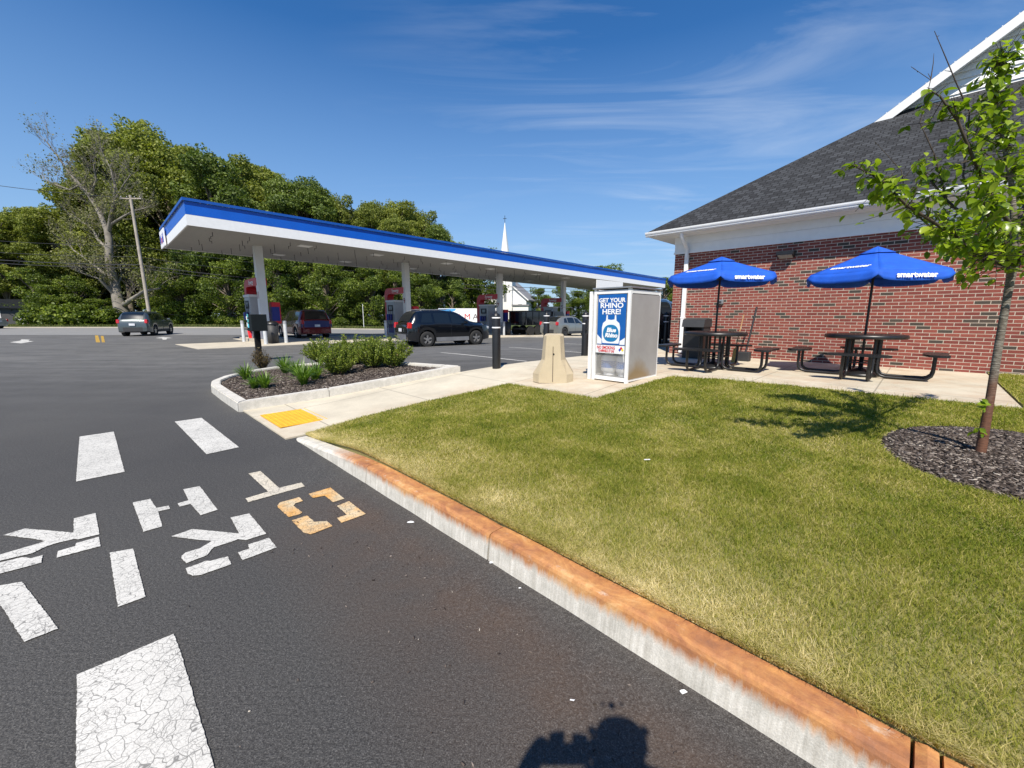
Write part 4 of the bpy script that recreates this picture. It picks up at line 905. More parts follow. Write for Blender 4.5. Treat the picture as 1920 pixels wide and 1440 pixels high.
# ================================================================= PUMPS
def pump(u, v, label, first=None):
    x, y = XY(u, v); loc = (x, y, float(gz(x, y)) + .16)
    if first is not None: o = copy_tree(first); o.location = loc; o['label'] = label; return o
    o = thing('fuel_pump', label, 'fuel pump', loc, SITE, 'fuel pumps under the canopy')
    MB().bx(-.9, .2, -.42, .42, 0, 2.25, .015).build('cabinet', GREYP, o)
    MB().bx(-.95, .25, -.46, .46, 2.25, 2.38, .015).build('top_cap', DULLW, o)
    for s in (-1, 1):
        y0 = s*.425
        def face(x0, x1, z0, z1, m, n, th=.012):
            x0 -= .35; x1 -= .35; MB().bx(x0, x1, min(y0, y0+s*th), max(y0, y0+s*th), z0, z1, .003).build(n, m, o)
        face(-.36, .36, 1.62, 2.05, DKPLAS, 'display'); face(-.2, .2, 1.72, 1.95, mat('screen', (.25, .3, .32), .2), 'screen', .016)
        face(-.36, .36, .12, .72, NAVY, 'lower_panel'); face(-.38, .38, .78, 1.56, GREYP, 'middle_panel')
        for k in range(3):
            xx = -.62 + .26*k; MB().bx(xx-.055, xx+.055, min(y0+s*.012, y0+s*.16), max(y0+s*.012, y0+s*.16), 1.0, 1.42, .03).build('nozzle', MC['navy panel'] if k else mat('nozzle blue', (.01, .04, .35), .4), o)
            MB().tube([(xx, y0+s*.1, 1.02), (xx+.04, y0+s*.22, .55), (xx+.1, y0+s*.2, .45), (xx+.12, y0+s*.1, .9), (xx+.1, y0+s*.02, 1.9)], .014, 6).build('hose', RUBBER, o)
    # red arch over the pump, curving across to the column
    P0 = [(-1.45, 0), (-1.45, 2.7)] + [(-1.45 + .5*(1-math.cos(a)), 2.7 + .52*math.sin(a)) for a in np.linspace(.2, math.pi/2, 7)] + [(1.2, 3.22)]
    inn_ = [(-1.05, 0), (-1.05, 2.5)] + [(-1.05 + .24*(1-math.cos(a)), 2.5 + .32*math.sin(a)) for a in np.linspace(.2, math.pi/2, 7)] + [(1.2, 2.82)]
    n = len(P0); vs = [(x_, yy, z) for yy in (-.25, .25) for L_ in (P0, inn_) for x_, z in L_]; mb = MB(); fs = []
    for i in range(n-1): fs += [(i, i+1, n+i+1, n+i), (2*n+i, 3*n+i, 3*n+i+1, 2*n+i+1), (i, 2*n+i, 2*n+i+1, i+1), (n+i, n+i+1, 3*n+i+1, 3*n+i)]
    fs += [(0, n, 3*n, 2*n), (n-1, 3*n-1, 4*n-1, 2*n-1)]; mb.add(vs, fs); ar = mb.build('arch', RED, o)
    text('lettering', 'Synergy', .3, TXTW, ar, (.1, -.256, 3.02), FRONT, offset=.004)
    MB().bx(-1.455, -1.045, -.255, .255, .15, .95, .01).build('lower_wrap', NAVY, o)
    MB().bx(.98, 1.5, .3, .72, .8, 1.95, .02).build('hose_panel', RED, o); MB().bx(1.08, 1.512, .29, .66, .95, 1.7).build('panel_sticker', NAVY, o)
    return o
pl = ['fuel pump nearest the left end of the canopy, by the white column 11', 'fuel pump behind the black SUV', 'fuel pump with red arch in front of the white church', 'fuel pump beside the black cargo truck', 'farthest fuel pump, mostly hidden by the propane cage']
p0 = None
for (v, l) in zip((6.35, 15.05, 23.75, 32.25, 40.85), pl):
    q = pump(26.4, v, l, p0); p0 = p0 or q
for v in (6.35, 15.05, 23.75, 32.25, 40.85):
    x, y = XY(26.0, v); cs = []
    isl = [(24.2 + .35*math.cos(a) , v + .5*math.sin(a)) for a in np.linspace(math.pi, 2*math.pi, 7)]
    poly = [(24.4, v-.7), (28.0, v-.7), (28.4, v), (28.0, v+.7), (24.4, v+.7), (24.0, v)]
    sheet('pump_island', uvpoly(poly), lambda a, b: float(gz(a, b)) + .16, PADC, 1, .16)
def guard(px_, py_, m, label, first=None):
    loc = G(px_, py_)
    if first is not None: o = copy_tree(first); o.location = loc; o['label'] = label; return o
    o = thing('guard_post', label, 'bollard', loc, 0, 'steel guard posts at the pump islands')
    MB().lathe([(0, 1.12), (.05, 1.11), (.08, 1.06), (.085, 1.0), (.085, 0)], n=16).build('post', m, o); MB().lathe([(.088, 1.14), (.088, .98)], n=16).lathe([(0, 1.14), (.088, 1.14)], n=16).build('cap', GREYP, o); return o
gp = None
for u, v, l in ((458, 641, 'pale steel guard post left of the first pump'), (499, 646, 'pale steel guard post at the foot of column 11'), (537, 643, 'pale steel guard post right of column 11, before the red minivan'),
                (724, 634, 'steel guard post left of the pump behind the black SUV'), (776, 636, 'steel guard post hidden behind the black SUV'), (945, 630, 'steel guard post at the island behind the near bollard')):
    q = guard(u, v, mat('pale post', (.5, .52, .54), .5), l, gp); gp = gp or q
def fbin(px_, py_, label):
    t = thing('forecourt_bin', label, 'litter bin', G(px_, py_), SITE, 'forecourt bins')
    MB().lathe([(0, 0), (.24, 0), (.29, .95), (0, .95)], n=16).build('body', DKPLAS, t); MB().lathe([(.31, .95), (.31, 1.0), (.2, 1.12), (0, 1.14)], n=16).build('lid', BLACK, t)
fbin(513, 644, 'black forecourt bin at the foot of column 11'); fbin(952, 629, 'black forecourt bin beside the third island')
t = thing('squeegee_bucket', 'red squeegee bucket standing at the first pump island', 'bucket', G(473, 639), SITE)
MB().lathe([(0, 0), (.14, 0), (.18, .62), (0, .62)], n=14).build('bucket', mat('bright red plastic', (.8, .02, .02), .4), t); MB().cyl((0, 0, .5), (.08, 0, .95), .015).build('squeegee_handle', BLACK, t)
# dark box on a post at the end of the planter (drive-through order unit)
p = G(487, 676); t = thing('order_post', 'black box on a black post with small teal and white stickers', 'machine', p, SITE)
MB().bx(-.075, .075, -.075, .075, 0, .95, .01).build('post', mat('matt black post', (.006, .006, .006), .7, spec=.2), t); hd = MB().box((.12, 0, 1.17), (.56, .42, .50), None, .015).build('housing', mat('matt black box', (.007, .01, .011), .7, spec=.2), t)
TEAL = mat('teal sticker', (.08, .4, .42), .4); 
for i, (y0, z0, w, h, m_) in enumerate(((-.15, 1.25, .09, .12, TXTW), (-.05, 1.33, .13, .1, TEAL), (-.05, 1.18, .13, .1, TEAL), (-.15, 1.05, .09, .12, TXTW), (-.05, 1.02, .13, .12, mat('cyan sticker', (.1, .6, .75), .4)))):
    MB().bx(y0+.02, y0+.02+w, -.216, -.21, z0, z0+h).build('sticker', m_, hd)
# ================================================================= VEHICLES
def lerp(a, b, t): return a + (b - a)*t
def pw(xs, ys):
    return lambda x: float(np.interp(x, xs, ys))
def car(name, label, cat, loc, head, paint, L, Wd, Hh, wb, prof, belt, wr=.335, clad=None, rails=False, spokes=5, gls=None, rim_m=None, rearx=None, win=None, arrow=0, plate=True, stripe=None):
    """x forward. prof: list (x, z) of the upper outline from tail to nose; belt: list (x, z)"""
    t = thing(name, label, cat, loc, math.atan2(head[1], head[0])); gm = gls or GLASS; cm = clad or paint; rim_m = rim_m or CHROME
    top = pw(*zip(*prof)); bl = pw(*zip(*belt)); x0, x1 = prof[0][0], prof[-1][0]
    hw = Wd/2; xr, xf = -wb/2, wb/2; zb0 = .24; RA = wr + .055
    def plan(x):                        # half width in plan: rounded corners
        a = min((x - x0)/.55, 1); b = min((x1 - x)/.75, 1); return hw*(1 - .16*(1-a)**2.2 - .26*(1-b)**2.2)
    def roofw(x): return (plan(x) - .13 - .16*max(0, min(1, (top(x) - bl(x))/.55)))
    def zb(x):
        z = zb0 + .1*max(0, 1-(x-x0)/.35) + .05*max(0, 1-(x1-x)/.5)
        for xw in (xr, xf):
            if abs(x - xw) < RA: z = max(z, wr + math.sqrt(RA*RA - (x-xw)**2))
        return z
    xs = sorted(set(list(np.linspace(x0, x1, 64)) + [xr-RA, xr+RA, xf-RA, xf+RA, xr-RA-.01, xr+RA+.01, xf-RA-.01, xf+RA+.01] + [q[0] for q in prof]))
    def sect(x):
        w = plan(x); B = bl(x); T = top(x); z = zb(x); rw = max(.05, roofw(x)); 
        if T <= B + .03: B = T - .03; sh = [(w*.985, B), (w*.93, T), (w*.6, T+.018), (0, T+.028)]; mid = [(w*.985, B)]
        else: mid = []
        zm = lerp(z, B, .45)
        pts = [(0, min(z, .9)), (w*.9, z), (w*.985, z+.03), (w, zm), (w*.995, lerp(zm, B, .6))]
        if T <= bl(x) + .03: pts += [(w*.975, B), (w*.93, T), (w*.6, T+.018), (0, T+.028)]
        else: pts += [(w*.965, B), (rw+.035, T-.07), (rw-.05, T), (0, T+.03)]
        return pts
    secs = [sect(x) for x in xs]; n = len(secs[0]); vs = []; fs = []
    for x, sc_ in zip(xs, secs):
        vs += [(x, -y, z) for y, z in sc_] + [(x, y, z) for y, z in sc_[::-1][1:-1]]
    m2 = 2*n - 2
    for i in range(len(xs)-1):
        for k in range(m2): fs.append((i*m2+k, i*m2+(k+1) % m2, (i+1)*m2+(k+1) % m2, (i+1)*m2+k))
    fs += [tuple(range(m2)), tuple(range((len(xs)-1)*m2, len(xs)*m2))[::-1]]
    bmz = MB(); bmz.add(vs, fs, True); body = bmz.build('body', paint, t)
    try:
        md = body.modifiers.new('e', 'EDGE_SPLIT'); md.split_angle = R(38)
    except Exception: pass
    # windows on the flanks
    def side(x, s, sgn, off=.006):
        w = plan(x)*.965; B = bl(x)+.015; T = top(x)-.085; rw = roofw(x)+.035; y = lerp(w, rw, s); z = lerp(B, T, s); return (x, sgn*(y + off), z)
    for sgn in (-1, 1):
        for (a0, a1, b0, b1) in win:    # bottom x0,x1 ; top x0,x1
            mb = MB(); mb.grid(lambda i, j: side(lerp(lerp(a0, a1, i), lerp(b0, b1, i), j), .04 + .9*j, sgn), 6, 4, False); mb.build('side_window', gm, t)
        mb = MB()                       # lower cladding / sill
        mb.grid(lambda i, j: (lerp(xr+RA+.02, xf-RA-.02, i), sgn*(plan(0)*1.0+.012 - .02*j), lerp(.26, .46 if clad else .33, j)), 8, 1, False); mb.build('sill_trim', cm if clad else DKPLAS, t)
        for xd in [w_[1] + .04 for w_ in win[:-1]]:
            mb = MB(); mb.tube([(xd, sgn*(plan(xd)+.001), .42), (xd, sgn*(plan(xd)*.998), .8), (xd, sgn*(plan(xd)*.968+.004), bl(xd))], .006, 4); mb.build('door_gap', BLACK, t)
            mb = MB(); mb.bx(xd+.06, xd+.24, sgn*(plan(xd)*.985)-.012, sgn*(plan(xd)*.985)+.02, bl(xd)-.14, bl(xd)-.11); mb.build('door_handle', paint, t)
        mx_ = win[-1][1] - .1; mb = MB(); mb.box((mx_, sgn*(plan(mx_)+.1), bl(mx_)+.1), (.12, .2, .15), None, .04); mb.build('door_mirror', paint, t)
    # windscreen and rear glass follow the top surface
    def topsurf(x, q): rw = roofw(x)-.03; return (x, q*rw, top(x) + .037 - .03*abs(q)**2)
    px = [p_[0] for p_ in prof]; pz = [p_[1] for p_ in prof]
    ir = max(range(len(pz)), key=lambda i: pz[i]); zt = max(pz)
    xs_front = [x for x in np.linspace(0, x1, 200) if bl(x)+.06 < top(x) < zt-.05]
    if xs_front:
        a, b = min(xs_front), max(xs_front); mb = MB(); mb.grid(lambda i, j: topsurf(lerp(a, b, i), lerp(-.97, .97, j)), 8, 8); mb.build('windscreen', gm, t)
    xs_rear = [x for x in np.linspace(x0, 0, 400) if bl(x)+.05 < top(x) < zt-.07]
    if xs_rear:
        a, b = min(xs_rear), max(xs_rear)
        def rg(i, j):
            x, y, z = topsurf(lerp(a, b, i), lerp(-.93, .93, j)); return (x-.025, y, z-.02+.01)
        mb = MB(); mb.grid(rg, 8, 8); mb.build('rear_window', gm, t)
    for xw in (xr, xf):
        for sgn in (-1, 1):
            y = sgn*(hw - .115); wh = bpy.data.objects.new('wheel', None); COL.objects.link(wh); wh.parent = t; wh.location = (xw, y, wr)
            mb = MB(); mb.lathe([(wr*.62, -.1), (wr*.9, -.105), (wr, -.08), (wr, .08), (wr*.9, .105), (wr*.62, .1), (wr*.62, -.1)], n=28, axis='y'); mb.build('tyre', RUBBER, wh)
            mb = MB(); mb.lathe([(wr*.64, -.06), (wr*.64, .098), (wr*.58, .1), (wr*.57, .05), (.0, .045), (0, -.06), (wr*.64, -.06)] if sgn > 0 else [(wr*.64, .06), (wr*.64, -.098), (wr*.58, -.1), (wr*.57, -.05), (0, -.045), (0, .06), (wr*.64, .06)], n=24, axis='y'); mb.build('rim_barrel', DKPLAS, wh)
            mb = MB(); mb.cyl((0, sgn*.05, 0), (0, sgn*.1, 0), .05, n=12)
            for k in range(spokes):
                a = 2*math.pi*k/spokes + .3; d = Vector((math.cos(a), 0, math.sin(a))); pn = Vector((-math.sin(a), 0, math.cos(a)))
                q = [d*.04+pn*.03, d*wr*.6+pn*.045, d*wr*.6-pn*.045, d*.04-pn*.03]; mb.prism([tuple(v_) for v_ in q], (0, sgn*.06, 0), (0, sgn*.09, 0))
            mb.build('spokes', rim_m, wh)
            mb = MB(); mb.lathe([(RA-.004, -.1), (RA-.004, .1)] , (xw, sgn*(hw-.13), wr), n=28, axis='y'); mb.build('arch_liner', RUBBER, t)
    # lamps, bumpers, plate
    for sgn in (-1, 1):
        zl = bl(x0+.1) - .1; mb = MB(); mb.box((x0+.09, sgn*(plan(x0+.08)-.05), zl), (.2, .16, .26), Euler((0, .1, sgn*.12)), .03); mb.build('tail_lamp', TAIL, t)
        mb = MB(); mb.box((x1-.22, sgn*(plan(x1-.2)-.11), top(x1-.2)-.13), (.34, .2, .13), Euler((0, .1, -sgn*.3)), .03); mb.build('headlight', mat('headlight', (.6, .62, .63), .1, coat=1), t)
    mb = MB(); mb.grid(lambda i, j: (x0 - .03 + .1*abs(2*i-1)**3, lerp(-1, 1, i)*(plan(x0+.05)+.0), lerp(.32, .60, j)), 16, 2, True); mb.grid(lambda i, j: (x0 - .03 + .1*abs(2*i-1)**3 + .12*j, lerp(-1, 1, i)*(plan(x0+.05)), .60+.005*j), 16, 1, True); mb.build('rear_bumper', cm, t)
    mb = MB(); mb.grid(lambda i, j: (x1 + .02 - .14*abs(2*i-1)**3, lerp(-1, 1, i)*(plan(x1-.06)), lerp(.26, .58, j)), 16, 2, True); mb.build('front_bumper', cm, t)
    if plate: mb = MB(); mb.bx(x0-.055, x0-.04, -.16, .16, .72, .87); mb.build('number_plate', PLATE, t)
    if rails:
        for sgn in (-1, 1):
            a, b = rails; mb = MB(); y = sgn*(roofw((a+b)/2)-.06); mb.tube([(a, y, top(a)+.02), (a+.1, y, top(a)+.075), (b-.1, y, top(b)+.075), (b, y, top(b)+.02)], .016, 6); mb.build('roof_rail', GALV, t)
        for xx in (a+.25, b-.25): mb = MB(); mb.tube([(xx, -y, top(xx)+.075), (xx, y, top(xx)+.075)], .014, 6); mb.build('cross_bar', GALV, t)
    return t
def place(px, py, head, wb, Wd, wheel='rear'):       # where the centre goes when the near-side wheel stands at that sight line
    p = G(px, py); h = Vector((head[0], head[1], 0)).normalized(); left = Vector((-h.y, h.x, 0))
    side_ = 1 if (-p).dot(left) > 0 else -1
    c = p - left*side_*(Wd/2-.1) + h*(wb/2 if wheel == 'rear' else -wb/2); c.z = float(gz(c.x, c.y)); return c
paintblk = mat('black car paint', (.004, .005, .007), .22, .2, .1, coat=1); paintsil = mat('champagne car paint', (.30, .30, .27), .3, .6, .04, coat=1)
paintgry = mat('grey green car paint', (.085, .10, .10), .3, .5, .04, coat=1); paintred = mat('dark red car paint', (.16, .008, .014), .25, .3, .08, coat=1); paintlt = mat('silver blue car paint', (.42, .45, .48), .3, .6, .04, coat=1)
paintnvy = mat('dark navy car paint', (.01, .018, .03), .2, .3, .08, coat=1)
suvprof = [(-2.2, .62), (-2.19, .98), (-2.05, 1.18), (-1.82, 1.5), (-1.65, 1.62), (-1.2, 1.665), (-.3, 1.68), (.25, 1.62), (.5, 1.52), (1.02, 1.18), (1.15, 1.13), (1.85, 1.06), (2.12, .93), (2.2, .62)]
suvbelt = [(-2.2, 1.1), (-1, 1.08), (.9, 1.03), (2.2, .95)]
h1 = (.80, .60); c = place(801, 650, h1, 2.62, 1.84)
car('black_suv', 'black SUV with grey bumpers and red tail lamp parked at the pumps', 'car', c, h1, paintblk, 4.4, 1.84, 1.68, 2.62, suvprof, suvbelt, .36, mat('grey cladding', (.16, .165, .175), .5, .2), rails=(-1.5, .1),
    win=[(-1.62, -1.02, -1.42, -1.02), (-.92, -.12, -.92, -.12), (-.04, .76, -.04, .38)])
h2 = (-.36, .93); c = place(291, 629, h2, 2.66, 1.84)
crprof = [(-2.3, .6), (-2.29, 1.0), (-2.2, 1.12), (-1.98, 1.5), (-1.75, 1.62), (-1.2, 1.67), (-.2, 1.68), (.35, 1.6), (1.15, 1.16), (1.3, 1.1), (2.0, 1.0), (2.25, .85), (2.3, .6)]
car('grey_suv', 'grey green SUV turning on to the road, seen from behind', 'car', c, h2, paintgry, 4.6, 1.84, 1.68, 2.66, crprof, [(-2.3, 1.1), (1, 1.02), (2.3, .95)], .36, DKPLAS,
    win=[(-1.75, -1.1, -1.6, -1.1), (-1.0, -.1, -1.0, -.1), (0, .85, 0, .4)])
h3 = (-.707, .707); c = G(590, 634); c = c + Vector((h3[0], h3[1], 0))*1.9; c.z = float(gz(c.x, c.y))
vprof = [(-2.5, .6), (-2.49, 1.0), (-2.4, 1.2), (-2.22, 1.62), (-2.0, 1.74), (-1.2, 1.77), (.3, 1.75), (.8, 1.62), (1.6, 1.12), (1.75, 1.06), (2.3, .92), (2.55, .7), (2.57, .55)]
van = car('minivan', 'dark red minivan with a blue band across its tailgate at the pumps', 'car', c, h3, paintred, 5.1, 1.98, 1.77, 3.0, vprof, [(-2.5, 1.12), (2.5, .95)], .34,
    win=[(-2.0, -1.05, -1.9, -1.05), (-.95, .1, -.95, .1), (.2, 1.15, .2, .75)])
MB().grid(lambda i, j: (-2.535+.07*abs(2*i-1)**3, lerp(-.92, .92, i), lerp(.7, 1.05+.06*(1-(2*i-1)**2), j)), 14, 2).build('blue_band', mat('navy vinyl', (.02, .03, .13), .35), van)
MB().bx(-2.56, -2.545, -.14, .0, .76, .84).build('white_emblem', TXTW, van)
h4 = (.70, .71); c = place(1057, 632, h4, 2.8, 1.86)
muprof = [(-2.3, .62), (-2.3, .98), (-2.2, 1.14), (-1.95, 1.38), (-1.6, 1.52), (-1.0, 1.60), (-.2, 1.62), (.4, 1.53), (1.2, 1.12), (1.35, 1.06), (2.1, .92), (2.33, .75), (2.36, .55)]
car('silver_suv', 'champagne silver crossover with black wheels parked beyond the barrier block', 'car', c, h4, paintsil, 4.66, 1.9, 1.62, 2.8, muprof, [(-2.3, 1.16), (-1.2, 1.08), (1, .98), (2.3, .9)], .37, DKPLAS, rim_m=DKPLAS,
    win=[(-1.5, -1.05, -1.3, -1.05), (-.95, -.1, -.95, -.1), (0, .9, 0, .45)])
h5 = (.707, .707); c = place(1226, 650, h5, 2.7, 1.86)
car('navy_suv', 'dark navy SUV between the propane cage and the brick corner', 'car', c, h5, paintnvy, 4.6, 1.9, 1.68, 2.7, crprof, [(-2.3, 1.1), (1, 1.02), (2.3, .95)], .36,
    win=[(-1.75, -1.1, -1.6, -1.1), (-1.0, -.1, -1.0, -.1), (0, .85, 0, .4)])
h6 = (-.99, -.1); c = Vector((D(33, 600, 46).x - 2.1, 44, -.0)); c.z = 0
seprof = [(-2.3, .6), (-2.3, .95), (-2.2, 1.06), (-1.6, 1.12), (-1.4, 1.18), (-.8, 1.42), (-.2, 1.46), (.3, 1.42), (1.1, 1.05), (1.3, 1.0), (2.0, .85), (2.3, .7), (2.35, .5)]
car('silver_sedan', 'silver saloon car driving off the left edge of the road', 'car', c, h6, paintlt, 4.7, 1.82, 1.46, 2.7, seprof, [(-2.3, .98), (2.3, .88)], .33, win=[(-1.1, -.5, -.95, -.5), (-.4, .3, -.4, .2), (.35, .95, .35, .5)])
# black cargo truck: pickup cab with a tall dark box
h7 = Vector((.72, .69, 0)); c = G(985, 628); c = c + h7*.9; c.z = float(gz(c.x, c.y))
t = thing('cargo_truck', 'black truck with a tall box body parked beyond the third pump', 'truck', c, math.atan2(h7.y, h7.x))
MB().bx(-1.9, 1.35, -1.0, 1.0, .85, 2.0, .03).build('cargo_box', paintblk, t)
MB().bx(-1.95, 1.4, -1.05, 1.05, 1.96, 2.06, .01).build('top_rail', DKPLAS, t)
for k in range(5): MB().bx(-1.85+k*.78, -1.79+k*.78, -1.03, -1.0, .85, 1.96).build('box_rib', DKPLAS, t)
MB().prism([(1.45, -.98, .6), (4.6, -.98, .6), (4.6, -.98, 1.15), (3.4, -.98, 1.25), (2.95, -.98, 2.0), (1.6, -.98, 2.05), (1.45, -.98, 1.3)], (0, 0, 0), (0, 1.96, 0)).build('cab', paintblk, t)
for y in (-.99, .99): MB().prism([(1.75, y, 1.3), (3.15, y, 1.3), (2.8, y, 1.9), (1.8, y, 1.93)], (0, -.008, 0), (0, .008, 0)).build('side_window', GLASS, t)
for x in (-1.2, -.35, 3.6):
    for s in (-1, 1): MB().cyl((x, s*.72, .4), (x, s*.98, .4), .4, n=20).build('wheel', RUBBER, t)
MB().bx(-1.9, 4.3, -.6, .6, .5, .62).build('chassis', DKPLAS, t)
MB().tube([(1.42, -1.0, 2.06), (1.42, -1.0, 2.4), (4.2, -1.0, 2.4), (4.2, -1.0, 1.3)], .03, 6).tube([(1.42, 1.0, 2.06), (1.42, 1.0, 2.4), (4.2, 1.0, 2.4)], .03, 6).tube([(1.42, -1, 2.4), (1.42, 1, 2.4)], .03, 6).build('ladder_rack', GALV, t)
# white trailer with red lettering across the road
c = D(908, 606, 52); c.z = float(gz(c.x, c.y)); t = thing('box_trailer', 'white box trailer with red serif lettering and a sky blue corner', 'trailer', c, R(4))
Lt = 7.6; MB().bx(-Lt*.75, Lt*.25, 0, 2.4, .55, 2.55, .03).build('box', WHITE, t)
for i, ch in enumerate('LIMA'): text('lettering', ch, 1.0, TXTR if i < 3 else mat('dark grey lettering', (.12, .1, .11), .5), t, (-4.1 + i*1.0, -.006, 1.5), FRONT, offset=.0, sx=1.05)
MB().prism([(-Lt*.75+.05, -.004, 2.5), (-Lt*.75+.05, -.004, 1.7), (-Lt*.75+.9, -.004, 1.9), (-Lt*.75+2.1, -.004, 2.3), (-Lt*.75+2.2, -.004, 2.5)], (0, 0, 0), (0, .002, 0)).build('blue_corner', mat('sky blue vinyl', (.08, .35, .75), .4), t)
MB().prism([(.2, -.003, .6), (1.85, -.003, .6), (1.85, -.003, 2.5), (1.5, -.003, 2.5)], (0, 0, 0), (0, .0018, 0)).build('grey_corner', mat('grey vinyl', (.3, .3, .31), .5), t)
for x in (-2.8, -1.8):
    for y in (.15, 2.1): MB().cyl((x, y, .38), (x, y+.2, .38), .38, n=18).build('wheel', RUBBER, t)
MB().bx(Lt*.25, Lt*.25+1.3, 1.15, 1.25, .5, .6).build('drawbar', DKPLAS, t)

# ================================================================= TREES AND PLANTS
def cards(pts, size, aspect=.7, nrm=None, droop=0):            # leaf cards: pointed quads
    n = len(pts); pts = np.asarray(pts)
    a = rng.normal(size=(n, 3)); a /= np.linalg.norm(a, axis=1)[:, None]; b = rng.normal(size=(n, 3))
    if nrm is not None: b = nrm + .6*b
    a[:, 2] -= droop; a /= np.linalg.norm(a, axis=1)[:, None]
    c = np.cross(a, b); c /= np.linalg.norm(c, axis=1)[:, None] + 1e-9
    s = size*rng.uniform(.6, 1.35, n)[:, None]
    V = np.stack([pts - a*s*.5, pts + c*s*aspect*.5, pts + a*s*.55, pts - c*s*aspect*.5], 1).reshape(-1, 3)
    k = np.arange(n)[:, None]*4; return V, k + [0, 1, 2, 3]
def blob_crown(blobs, per, size, name, m, parent, up=True):
    P_ = []; Nn = []; Rn = []
    for (c, r, k) in blobs:
        n = int(per*k); d = rng.normal(size=(n, 3)); d /= np.linalg.norm(d, axis=1)[:, None]; rad = rng.uniform(.35, 1, n)**.4
        lump = 1 + .22*np.sin(d[:, 0]*5 + c[0])*np.sin(d[:, 1]*5 + c[1]) + .15*np.sin(d[:, 2]*9 + c[2])
        P_.append(np.array(c) + d*np.array(r)*(rad*lump)[:, None]); Nn.append(d); tone = rng.uniform(-.18, .18)
        Rn.append(np.clip(rng.normal(.5 + tone, .2, n), 0, 1))
    P_ = np.concatenate(P_); Nn = np.concatenate(Nn); Rn = np.concatenate(Rn)
    V, T = cards(P_, size, .8, Nn); return rawmesh(name, V, T, m, parent, np.repeat(Rn, 4))
OAK = m_leaf('oak leaves', [(.045, .06, .012), (.13, .16, .024), (.22, .25, .038), (.32, .34, .065)], .3, .6)
MAPLE = m_leaf('maple leaves', [(.035, .058, .012), (.085, .125, .022), (.145, .195, .035), (.22, .27, .055)], .3, .55)
UNDER = m_leaf('undergrowth leaves', [(.022, .038, .008), (.065, .10, .014), (.14, .19, .025), (.28, .33, .05)], .35, .5)
DARKL = m_leaf('dark leaves', [(.02, .028, .007), (.045, .06, .012), (.08, .10, .02)], .15, .6)
FBARK = mat('woodland bark', (.13, .105, .08), .95, var=.4, scale=3)
def forest_proto(h, r, m, seed, dense=1.35, leaf=.35, base=.32):
    st = random.getstate(); random.seed(seed); t = bpy.data.objects.new('woodland_tree', None); COL.objects.link(t)
    tr = MB(); lean = random.uniform(-.6, .6); tr.tube([(0, 0, -.3), (lean*.2, .1, h*.3), (lean*.6, 0, h*.6), (lean, 0, h*.85)], [.34, .27, .18, .05], 8)
    blobs = []
    for k in range(38):
        zc = random.uniform(base, .93); w = math.sin(math.pi*min(1, (zc-base+.12)/(1.14-base)))**.7; a = random.uniform(0, 6.28); q = r*w*random.uniform(.25, .95)
        c = (lean*.7 + q*math.cos(a), q*math.sin(a), h*zc); rr = r*random.uniform(.17, .36); blobs.append((c, (rr, rr*random.uniform(.8, 1.2), rr*random.uniform(.6, 1.05)), (rr/2.3)**2*1.05))
        tr.tube([(lean*zc*.7, 0, h*max(.15, zc-.22)), (c[0]*.6, c[1]*.6, c[2]-rr*.5), c], [.12, .07, .03], 5)
    blobs.append(((lean*.8, 0, h*.9), (r*.25, r*.25, h*.07), .3))
    tr.build('trunk', FBARK, t); blob_crown(blobs, 1900*dense, leaf*.7, 'crown', m, t); random.setstate(st); return t
protos = {'oak': [forest_proto(23, 6.2, OAK, 1), forest_proto(23, 5.6, OAK, 2), forest_proto(23, 6.8, OAK, 3)],
          'maple': [forest_proto(20, 5.2, MAPLE, 4), forest_proto(20, 5.6, MAPLE, 5)],
          'dark': [forest_proto(22, 6.5, DARKL, 6, 1.0, .5, .1)],
          'under': [forest_proto(9, 3.4, UNDER, 7, 1.3, .28, .05), forest_proto(9, 3.9, UNDER, 8, 1.3, .28, .08)]}
usedp = set()
def put_tree(kind, px, ytop, Y, label, group, idx=None):
    base_h = {'oak': 23, 'maple': 20, 'dark': 22, 'under': 9}[kind]; L_ = protos[kind]; i = (idx if idx is not None else random.randrange(len(L_))) % len(L_); pr_ = L_[i]
    if id(pr_) in usedp: o = copy_tree(pr_)
    else: usedp.add(id(pr_)); o = pr_
    p = D(px, HZ, Y); gzv = float(gz(p.x, p.y)) + .15 + float(sst((p.y-50)/40))*.8; top = D(px, ytop, Y).z
    s = (top - gzv)/(base_h*1.0); o.location = (p.x, p.y, gzv); w = min(max(s, .75), 1.5)*random.uniform(.92, 1.1); o.scale = (w, w, s); o.rotation_euler = (0, 0, random.uniform(0, 6.28))
    tag(o, label, 'tree', group); return o
gf = 'tall woodland trees beyond the road'
